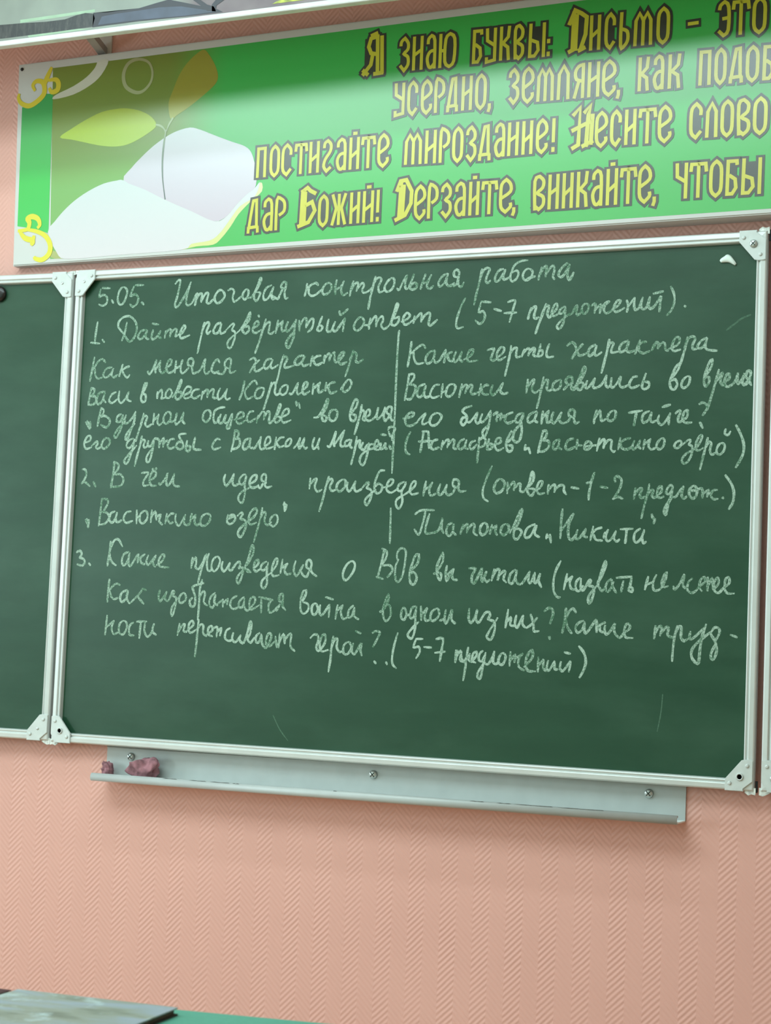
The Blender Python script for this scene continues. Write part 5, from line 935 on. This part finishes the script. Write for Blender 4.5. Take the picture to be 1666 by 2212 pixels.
    '2:7763 21831 7764 21294 8068 21287 8068 21829|0:7756 21241 7763 21696 7835 21830 7916 21695 7916 21236|0:7916 21695 7996 21829 8068 21693 8076 21232|2:8200 21828 8200 21283 8390 21279 8389 21827|0:8205 21883 8205 21229|0:8384 21882 8385 21224|0:8205 21474 8384 21608|2:8499 21840 8500 21517 8674 21514 8674 21840|0:8509 21221 8507 21404 8505 21655 8513 21840 8538 21896 8571 21884 8603 21861 8630 21842 8655 21810 8672 21770 8679 21717 8678 21656 8667 21604 8638 21568 8598 21541 8569 21523|2:8790 21825 8791 21269 8964 21265 8964 21824|0:8877 21874 8855 21853 8825 21822 8802 21776 8793 21710 8790 21628 8791 21547 8790 21465 8793 21384 8802 21317 8825 21271 8856 21239 8878 21218 8899 21238 8930 21268 8953 21314 8962 21381 8964 21462 8964 21544 8964 21626 8962 21708 8952 21775 8929 21821 8899 21853 8877 21874|2:9075 21824 9075 21262 9247 21258 9247 21823|0:9079 21725 9081 21748 9084 21780 9093 21809 9114 21834 9141 21857 9161 21872 9182 21846 9212 21807 9233 21766 9240 21724 9239 21679 9229 21639 9202 21608 9167 21581 9150 21555 9168 21534 9205 21513 9233 21484 9245 21437 9249 21380 9243 21328 9219 21282 9186 21240 9161 21210 9080 21318|2:9353 21822 9354 21255 9546 21250 9546 21821|0:9439 21850 9399 21573 9364 21311|0:9424 21850 9510 21864 9526 21308|0:9344 21298 9556 21307|0:9354 21312 9349 21191|0:9546 21307 9551 21186|2:9671 21829 9669 21290 9845 21291 9847 21829|0:9689 21721 9689 21747 9691 21783 9698 21815 9718 21840 9745 21862 9764 21876 9785 21866 9815 21845 9837 21775 9844 21608 9842 21393 9841 21237|0:9842 21587 9812 21583 9771 21576 9735 21559 9709 21527 9689 21484 9679 21438 9682 21386 9695 21332 9711 21290 9728 21266 9748 21255 9769 21256 9793 21276 9819 21308 9836 21331|2:9955 21830 9953 21291 10125 21292 10127 21830|0:9959 21884 9957 21237|0:10123 21884 10121 21238|0:9958 21520 10122 21628|2:10251 21830 10249 21293 10417 21294 10419 21831|0:10255 21884 10253 21239|0:10415 21885 10413 21240|0:10254 21481 10414 21616|2:10544 21831 10542 21294 10725 21295 10727 21832|0:10562 21523 10608 21553 10671 21597 10716 21644 10729 21693 10725 21746 10712 21792 10689 21828 10658 21858 10636 21879 10612 21859 10580 21829 10556 21784 10546 21720 10543 21641 10543 21563 10542 21484 10544 21406 10554 21341 10578 21297 10610 21267 10633 21248 10659 21273 10694 21309 10720 21342 10726 21371 10723 21398 10720 21416|0:10869 21886 10867 21430|0:10866 21323 10866 21243',
    '2:11280 21990 11282 21331 11615 21332 11614 21984|1:11254 21908 11395 22054 11374 21331 11247 21265|1:11237 21611 11623 21772|1:11474 21938 11605 22083 11562 21904 11528 21283|1:11645 21902 11624 21316|1:11449 21291 11667 21381|2:11734 21863 11731 21316 11921 21314 11924 21863|0:11753 21548 11800 21579 11866 21623 11913 21670 11927 21721 11922 21775 11909 21821 11885 21859 11853 21890 11830 21911 11805 21891 11772 21860 11746 21815 11736 21749 11733 21669 11733 21589 11732 21509 11734 21429 11744 21364 11769 21318 11802 21287 11826 21267 11853 21292 11890 21328 11917 21362 11924 21391 11920 21418 11917 21437|2:12034 21862 12031 21313 12200 21311 12203 21862|0:12193 21697 12195 21728 12196 21772 12190 21814 12168 21851 12140 21886 12119 21911 12098 21890 12068 21860 12045 21814 12036 21748 12033 21668 12033 21587 12032 21507 12034 21427 12043 21361 12065 21315 12094 21284 12116 21264 12196 21380|2:12316 21862 12313 21310 12483 21308 12486 21862|0:12321 21918 12317 21254|0:12482 21918 12478 21252|0:12319 21503 12480 21640|0:12569 21883 12892 21883|0:12731 21897 12727 21249|0:12594 21883 12581 21751|0:12867 21883 12885 21736|2:12966 21862 12963 21302 13167 21300 13171 21862|0:12986 21540 13037 21571 13108 21616 13159 21665 13173 21717 13168 21772 13154 21819 13129 21858 13094 21889 13069 21911 13043 21890 13007 21859 12980 21813 12968 21746 12965 21664 12965 21582 12964 21500 12966 21418 12977 21351 13004 21305 13039 21273 13065 21252 13093 21278 13133 21315 13162 21349 13169 21379 13166 21407 13162 21426',
    '2:13567 21858 13563 21319 13756 21315 13761 21857|0:13749 21694 13751 21725 13753 21768 13745 21809 13721 21846 13689 21881 13665 21905 13640 21885 13606 21855 13580 21811 13569 21746 13565 21667 13565 21588 13564 21509 13566 21430 13576 21366 13601 21321 13635 21290 13659 21270 13752 21383|2:13871 21856 13866 21314 14043 21311 14048 21855|0:13870 21259 13881 21734 13960 21889 14036 21732 14038 21256|2:14156 21854 14151 21309 14337 21306 14342 21853|0:14250 21901 14226 21881 14193 21851 14168 21806 14157 21741 14154 21661 14154 21581 14153 21501 14154 21422 14164 21356 14188 21311 14220 21280 14244 21259 14267 21279 14300 21309 14325 21354 14336 21419 14339 21499 14340 21579 14341 21659 14339 21739 14330 21805 14305 21850 14273 21881 14250 21901|2:14453 21852 14448 21304 14646 21300 14652 21851|0:14468 21249 14462 21412 14454 21638 14458 21811 14485 21879 14525 21894 14553 21899 14578 21878 14613 21846 14636 21809 14641 21766 14635 21716 14619 21672 14582 21637 14535 21606 14513 21577 14541 21551 14593 21526 14633 21493 14646 21445 14646 21390 14636 21342 14610 21305 14573 21275 14547 21254 14459 21331|2:14759 21850 14753 21299 14955 21295 14960 21849|0:14860 21898 14834 21878 14799 21847 14771 21802 14760 21735 14756 21655 14756 21574 14755 21494 14757 21413 14767 21347 14793 21301 14828 21269 14854 21249 14879 21268 14915 21299 14942 21344 14954 21410 14957 21491 14958 21572 14959 21653 14957 21734 14947 21800 14920 21846 14885 21877 14860 21898',
    '2:4219 20721 4224 20144 4435 20149 4429 20718|0:4313 20748 4271 20469 4235 20202|0:4296 20749 4390 20762 4412 20205|0:4213 20187 4445 20206|0:4224 20202 4220 20079|0:4434 20206 4441 20085|2:4572 20716 4577 20152 4767 20157 4763 20714|0:4593 20603 4593 20630 4594 20668 4602 20702 4624 20728 4652 20749 4672 20764 4696 20753 4729 20731 4753 20658 4762 20485 4763 20262 4763 20101|0:4760 20463 4728 20459 4683 20452 4645 20435 4617 20401 4596 20356 4585 20308 4589 20254 4604 20197 4622 20154 4640 20129 4662 20119 4685 20120 4711 20141 4738 20174 4757 20199|2:4858 20726 4860 20401 5056 20403 5054 20724|0:4873 20104 4869 20288 4866 20541 4873 20726 4900 20781 4938 20769 4974 20745 5005 20726 5033 20695 5052 20655 5060 20603 5060 20543 5048 20491 5015 20455 4970 20427 4938 20409',
    '2:5406 20868 5415 20198 5748 20202 5739 20865|1:5441 20851 5572 20933 5643 20866 5771 20799|1:5467 20884 5451 20157|1:5529 20850 5521 20183|1:5542 20567 5690 20633 5762 20451 5626 20217 5381 20140|2:5867 20687 5869 20169 6048 20171 6047 20690|0:5957 20734 5934 20714 5903 20685 5879 20642 5870 20579 5868 20503 5868 20428 5868 20352 5870 20276 5880 20214 5904 20172 5936 20144 5959 20125 5981 20144 6012 20174 6036 20217 6046 20279 6048 20355 6047 20431 6047 20507 6045 20582 6035 20645 6011 20687 5980 20715 5957 20734|2:6172 20693 6173 20173 6448 20177 6447 20698|0:6310 20747 6311 20123|0:6164 20744 6252 20460 6166 20121|0:6454 20750 6368 20462 6456 20125|2:6585 20701 6586 20179 6757 20181 6756 20704|0:6590 20753 6591 20127|0:6751 20756 6752 20129|0:6590 20361 6752 20495|2:6873 20706 6874 20183 7066 20185 7065 20710|0:6878 20759 6879 20130|0:7060 20762 7061 20133|0:6878 20366 7060 20500|0:6931 20845 7019 20847|0:7184 20765 7184 20318|0:7185 20213 7185 20135',
    '2:7600 20860 7606 20192 7900 20202 7894 20859|1:7593 20709 7669 20910 7793 20926 7919 20695 7913 20448 7792 20215 7576 20124|1:7685 20876 7661 20160|1:7747 20826 7730 20196|2:8013 20727 8014 20174 8206 20174 8205 20726|0:8034 20409 8082 20440 8148 20485 8196 20533 8209 20584 8204 20638 8190 20685 8166 20723 8133 20754 8109 20775 8085 20755 8051 20724 8026 20679 8015 20613 8013 20532 8013 20451 8013 20370 8016 20289 8027 20223 8052 20177 8086 20146 8110 20126 8137 20152 8174 20188 8201 20223 8208 20252 8204 20280 8201 20298|2:8295 20739 8295 20415 8470 20415 8470 20738|0:8305 20119 8303 20302 8301 20554 8309 20739 8333 20794 8367 20783 8399 20759 8426 20740 8451 20709 8468 20669 8475 20617 8474 20556 8463 20504 8434 20468 8394 20440 8364 20422|2:8585 20723 8585 20174 8767 20174 8766 20722|0:8589 20627 8591 20649 8594 20681 8604 20709 8626 20734 8655 20756 8675 20771 8698 20745 8730 20707 8752 20667 8759 20626 8758 20583 8747 20544 8719 20513 8682 20487 8664 20462 8683 20441 8722 20422 8752 20393 8765 20348 8769 20293 8762 20243 8737 20197 8702 20155 8676 20126 8590 20229|2:8875 20721 8875 20174 9063 20174 9063 20720|0:8895 20612 8895 20638 8896 20675 8904 20707 8926 20733 8954 20754 8974 20769 8997 20758 9029 20736 9053 20665 9061 20496 9060 20278 9058 20120|0:9058 20474 9027 20471 8982 20464 8944 20447 8917 20415 8895 20371 8885 20325 8888 20272 8902 20217 8919 20174 8938 20150 8959 20139 8981 20140 9007 20160 9034 20192 9053 20215|2:9183 20719 9182 20174 9348 20174 9349 20718|0:9187 20774 9187 20120|0:9344 20773 9344 20120|0:9187 20365 9344 20500|0:9233 20862 9309 20861|0:9432 20738 9744 20736|0:9588 20750 9587 20120|0:9456 20738 9444 20609|0:9720 20736 9738 20594|2:9825 20723 9824 20182 10037 20179 10038 20719|0:9847 20411 9900 20441 9974 20484 10026 20530 10041 20579 10036 20632 10021 20678 9994 20716 9958 20747 9932 20768 9905 20749 9868 20719 9839 20675 9828 20610 9825 20531 9825 20452 9824 20373 9827 20294 9838 20229 9866 20184 9904 20153 9930 20133 9960 20158 10001 20193 10031 20226 10039 20255 10035 20282 10031 20301|0:10106 20205 10106 20125 10081 20058',
    '2:10518 20729 10517 20182 10715 20182 10717 20732|0:10538 20127 10530 20290 10521 20515 10523 20688 10550 20756 10589 20772 10618 20778 10643 20757 10678 20727 10701 20690 10706 20646 10701 20597 10685 20553 10648 20517 10602 20485 10580 20456 10608 20430 10660 20406 10700 20374 10714 20326 10714 20271 10705 20223 10679 20185 10642 20154 10616 20134 10527 20209|2:10826 20733 10824 20182 10993 20182 10994 20736|0:10831 20789 10828 20127|0:10990 20791 10988 20126|0:10829 20416 10989 20528|2:11115 20737 11113 20182 11278 20182 11280 20740|0:11119 20793 11117 20126|0:11275 20796 11273 20126|0:11118 20376 11274 20516|2:11401 20742 11399 20182 11578 20182 11580 20744|0:11406 20798 11404 20126|0:11576 20800 11556 20589 11443 20462 11550 20378 11573 20126|2:11690 20746 11688 20182 11865 20182 11867 20748|0:11708 20633 11709 20660 11710 20698 11718 20732 11738 20759 11764 20781 11783 20797 11805 20786 11836 20765 11858 20692 11864 20516 11862 20289 11860 20126|0:11862 20493 11832 20489 11790 20482 11754 20464 11728 20430 11708 20385 11698 20337 11701 20283 11714 20226 11730 20182 11747 20157 11767 20146 11788 20147 11812 20167 11838 20200 11856 20225|2:11989 20750 11986 20182 12157 20182 12160 20753|0:11993 20807 11991 20125|0:12156 20810 12153 20125|0:11992 20381 12154 20524|0:12041 20900 12120 20902|0:12244 20775 12541 20780|0:12393 20792 12390 20125|0:12267 20776 12255 20639|0:12518 20779 12535 20628|2:12613 20759 12610 20182 12813 20182 12816 20762|0:12633 20427 12684 20461 12754 20508 12804 20559 12819 20612 12814 20669 12800 20718 12774 20758 12740 20790 12715 20811 12689 20790 12654 20757 12626 20709 12615 20639 12612 20555 12612 20471 12611 20386 12613 20302 12624 20233 12651 20185 12686 20153 12712 20132 12740 20159 12780 20197 12808 20233 12816 20264 12812 20293 12809 20313|0:12905 20212 12905 20125 12881 20052',
    '2:13324 20800 13321 20478 13506 20476 13508 20798|0:13328 20807 13336 20560 13486 20462|0:13504 20805 13498 20147|0:13582 20770 13893 20768|0:13738 20783 13733 20145|0:13606 20770 13593 20640|0:13869 20768 13885 20624|2:13974 20747 13970 20197 14166 20195 14170 20745|0:14073 20794 14048 20774 14014 20743 13987 20698 13976 20632 13972 20552 13972 20472 13971 20391 13973 20311 13983 20245 14009 20199 14043 20168 14067 20148 14092 20168 14127 20198 14153 20243 14164 20309 14168 20389 14168 20470 14169 20550 14167 20631 14157 20697 14131 20742 14098 20774 14073 20794|2:14279 20744 14274 20194 14450 20192 14455 20743|0:14454 20701 14450 20770 14289 20772 14279 20166 14373 20165 14441 20275 14424 20433 14319 20510|2:14589 20742 14584 20191 14866 20188 14871 20739|0:14582 20797 14569 20163 14673 20162 14756 20272 14735 20423 14598 20480|0:14879 20794 14873 20133',
]
for word in LETTERS:
    dark, bright = bmesh.new(), bmesh.new()
    k = 0
    for s in word.split('|'):
        cap, rest = s.split(':')
        if cap == '2':                      # dark ground inside the letter
            for q in decode(rest):
                dark.faces.new([dark.verts.new(bpos(a, b, 0.00062 + 0.0000013 * (k % 9))) for a, b in q])
                k += 1
            continue
        for st in decode(rest):
            w = 0.0082 if cap == '1' else 0.0067
            add_ribbon(dark, st, w + 0.0100, bpos, 0.0007 + 0.0000013 * (k % 9), miter=1.9, ext=0.0050)
            add_ribbon(bright, st, w, bpos, 0.0011 + 0.0000013 * (k % 9), miter=1.5, ext=0.0008)
            k += 1
    lt = link_mesh('lettering', bright, M_yellow, banner)
    ol = link_mesh('lettering_outline', dark, M_gold, lt)
    ol['label'] = 'dark outline around the yellow letters'
for u, w in ((-0.180, 2.4170),):
    bm = bmesh.new()
    add_lathe(bm, bpos(u, w, 0), (0, -1, 0), [(0.004, 0), (0.0035, 0.002), (0.0, 0.0026)], 14)
    nl = link_mesh('nail_head', bm, M_dark, banner, True)
bm = bmesh.new()
add_lathe(bm, bpos(1.098, 2.4290, 0), (0, -1, 0), [(0.0048, 0), (0.0042, 0.002), (0.0, 0.003)], 14)
link_mesh('nail_head', bm, M_dark, banner, True)

# ------------------------------------------------------------------ picture board on brackets above the banner
PX0, PX1, PZ0, PY = -1.10, 2.30, 2.4864 - 0.4095 * 0.27, -0.27
pic = empty('picture_board', (PX0, 0, PZ0))
tag(pic, 'picture board in a white frame on brackets above the green banner', 'picture')
PW = PX1 - PX0
bm = bmesh.new()
add_box(bm, (0.0, 0, 0.004), (PW, 0.022, 0.262))
bmesh.ops.translate(bm, verts=bm.verts, vec=(0, PY + 0.003, 0))
link_mesh('backing_board', bm, simple('grey_backing_board', (0.42, 0.41, 0.39), 0.7), pic)
for a, b in (((0, PY, 0), (PW, PY + 0.020, 0.0120)), ((0, PY, 0.252), (PW, PY + 0.030, 0.268)),
             ((0, PY, 0.0120), (0.016, PY + 0.020, 0.252)), ((PW - 0.016, PY, 0.0120), (PW, PY + 0.020, 0.252))):
    box('frame_rail', a, b, M_white, pic, 0.003)
pn = Nodes('printed_grey_green_photograph')
c = pn.coords()
sep = pn.new('ShaderNodeSeparateXYZ')
pn.link(c, sep.inputs[0])
sky = pn.ramp(pn.noise(c, 7, 3), [(0.35, lin(118, 124, 117)), (0.65, lin(140, 150, 138))])
pur = pn.ramp(pn.noise(c, 9, 3), [(0.35, lin(100, 82, 88)), (0.65, lin(122, 108, 110))])
f = pn.new('ShaderNodeMapRange')
pn.link(pn.math('ADD', sep.outputs[0], pn.math('MULTIPLY', pn.noise(c, 12, 2), 0.08)), f.inputs[0])
f.inputs[1].default_value, f.inputs[2].default_value = 1.50, 1.56
pn.base(pn.mix(f.outputs[0], sky, pur))
pn.set(Roughness=0.3)
pph = link_mesh('photograph', (lambda b: (b.faces.new([b.verts.new(q) for q in ((0.016, PY + 0.0024, 0.0120), (PW - 0.016, PY + 0.0024, 0.0120), (PW - 0.016, PY + 0.0024, 0.252), (0.016, PY + 0.0024, 0.252))]), b)[1])(bmesh.new()), pn.m, pic)
M_fur = Nodes('printed_dark_fur')
mp = M_fur.new('ShaderNodeMapping')
mp.inputs['Scale'].default_value = (60, 1, 14)
mp.inputs['Rotation'].default_value = (0, 0.6, 0)
M_fur.link(M_fur.coords(), mp.inputs[0])
M_fur.base(M_fur.ramp(M_fur.noise(mp.outputs[0], 2.2, 4, 0.7), [(0.45, lin(30, 34, 36)), (0.66, lin(62, 62, 60)), (0.80, lin(140, 136, 130))]))
M_fur.set(Roughness=0.35)
M_blue = simple('printed_slate_blue_cloth', lin(64, 72, 92), 0.35, 0, 0.25, 22)
M_strap = simple('printed_dark_strap', lin(36, 36, 48), 0.35)
M_plants = simple('printed_yellow_green_plants', lin(170, 180, 60), 0.35, 0, 0.5, 90)
M_paleline = simple('printed_pale_green_line', lin(150, 178, 150), 0.35)


def picpoly(name, pts, d, mat):
    b = bmesh.new()
    b.faces.new([b.verts.new((u - PX0, PY + 0.0024 - d, w - PZ0)) for u, w in pts])
    bmesh.ops.triangulate(b, faces=b.faces)
    return link_mesh(name, b, mat, pic)


PRINTS = {
    'line': '-88 24278 1742 24296 1746 24238 -83 24209',
    'line2': '121 23932 1374 23933 1712 23896 812 23887 148 23881',
    'fur': '-577 23928 -1048 23919 -1071 24238 -598 24226 -13 24201 565 24167 1021 24165 1299 24221 1522 24244 1748 24200 1835 24055 1776 23937 809 23926',
    'clothedge': '1710 23925 1754 24103 1713 24223 2026 24197 2793 24196 3222 24261 3488 24296 4615 23970 4744 23900 3884 23904 2810 23929',
    'cloth': '1841 23959 1920 24123 2250 24143 2796 24148 3282 24159 3786 24121 4300 23997 4576 23928 3883 23922 2808 23957',
    'strap': '3990 24266 4160 24246 4379 24090 4528 24036 4597 23926 4386 23959 4254 24067',
    'strap2': '4603 24195 4812 24171 4590 24048 4576 23928 4492 23938 4484 24078',
    'plants': '5828 23934 6351 23937 6946 23932 6497 23993 6249 23977 6066 24007 5927 23977',
}
for key, nm, d, mat in (('line', 'pale_line_print', 0.0002, M_paleline), ('line2', 'pale_line_print', 0.0002, M_paleline), ('fur', 'dark_fur_print', 0.0003, M_fur.m), ('clothedge', 'dark_edge_print', 0.0004, M_strap),
                        ('cloth', 'blue_cloth_print', 0.0005, M_blue), ('strap', 'strap_print', 0.0006, M_strap), ('strap2', 'strap_print', 0.0006, M_strap),
                        ('plants', 'plants_print', 0.0004, M_plants)):
    picpoly(nm, decode(PRINTS[key])[0], d, mat)
M_brack = simple('grey_bracket_metal', (0.36, 0.35, 0.33), 0.5, 0.2)
M_brack_l = simple('pale_bracket_plate', (0.62, 0.58, 0.53), 0.5, 0.1)
for bx in (0.004, 1.75):
    bm = bmesh.new()
    add_box(bm, (bx - PX0, -0.004, 2.4335 - PZ0), (bx - PX0 + 0.036, 0.0, 2.60 - PZ0), 0.001)
    br = link_mesh('bracket', bm, M_brack_l, pic)
    bm = bmesh.new()
    p = [(-0.003, 2.4340 - PZ0), (-0.003, 2.4500 - PZ0), (-0.230, 2.5360 - PZ0), (-0.236, 2.5260 - PZ0)]
    add_prism(bm, p, 0.020, lambda u, v, d: (bx - PX0 + 0.006 + d, u, v))
    add_box(bm, (bx - PX0 + 0.006, -0.247, 2.526 - PZ0), (bx - PX0 + 0.026, -0.003, 2.534 - PZ0))
    bmesh.ops.recalc_face_normals(bm, faces=bm.faces)
    link_mesh('brace', bm, M_brack, br)

# ------------------------------------------------------------------ desk in front with two books
ang = math.radians(10.7)
desk = empty('desk', (1.1834, -1.4489, 0.0), (0, 0, ang))
tag(desk, 'school desk with a teal green top standing in front of the blackboard', 'desk')
box('desk_top', (-0.62, -0.52, 0.728), (0.72, 0.0, 0.75), M_desk, desk, 0.004)
for lx in (-0.56, 0.66):
    for ly in (-0.46, -0.06):
        box('leg', (lx - 0.014, ly - 0.014, 0.0), (lx + 0.014, ly + 0.014, 0.728), M_desk_edge, desk, 0.003)
box('apron', (-0.54, -0.05, 0.66), (0.64, -0.036, 0.728), M_desk_edge, desk)

cv = Nodes('grey_blue_photo_book_cover')
mp = cv.new('ShaderNodeMapping')
mp.inputs['Scale'].default_value = (0.45, 1.6, 1)
cv.link(cv.coords(), mp.inputs[0])
n1 = cv.noise(mp.outputs[0], 13, 4, 0.6)
n2 = cv.noise(cv.coords(), 24, 4, 0.65)
a = cv.ramp(n1, [(0.30, lin(112, 116, 104)), (0.42, lin(146, 150, 138)), (0.52, lin(150, 160, 168)), (0.65, lin(158, 163, 174))])
b = cv.ramp(n2, [(0.55, (0, 0, 0)), (0.70, (0.8, 0.8, 0.8))])
cv.base(cv.mix(b, a, lin(190, 208, 210)))
cv.set(Roughness=0.35)
bk = empty('book', (1.1988, -1.4802, 0.7503), (0, 0, math.radians(5.6)))
tag(bk, 'thin grey-blue hardcover book lying on the green desk', 'book', 'books on the desk')
box('back_cover', (-0.202, -0.280, 0.0), (0.0, 0.0, 0.0015), simple('dark_book_cover_board', (0.03, 0.025, 0.02), 0.6), bk)
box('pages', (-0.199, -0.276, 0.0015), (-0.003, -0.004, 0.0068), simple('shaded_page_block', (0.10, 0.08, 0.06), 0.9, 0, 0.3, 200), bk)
bm = bmesh.new()
add_box(bm, (-0.202, -0.280, 0.0068), (0.0, 0.0, 0.0086), 0.0006)
bmesh.ops.recalc_face_normals(bm, faces=bm.faces)
link_mesh('front_cover', bm, cv.m, bk)
b2 = empty('book', (0.9830, -1.4915, 0.7503), (0, 0, math.radians(3.5)))
tag(b2, 'dark maroon thin book at the left edge, beside the grey-blue book', 'book', 'books on the desk')
mar = simple('dark_maroon_cover', (0.05, 0.012, 0.018), 0.5)
box('front_cover', (-0.165, -0.210, 0.0034), (0.0, 0.0, 0.0044), mar, b2)
box('pages', (-0.163, -0.208, 0.0010), (-0.002, -0.002, 0.0034), simple('cream_page_block', (0.55, 0.5, 0.4), 0.9), b2)
box('back_cover', (-0.165, -0.210, 0.0), (0.0, 0.0, 0.0010), mar, b2)
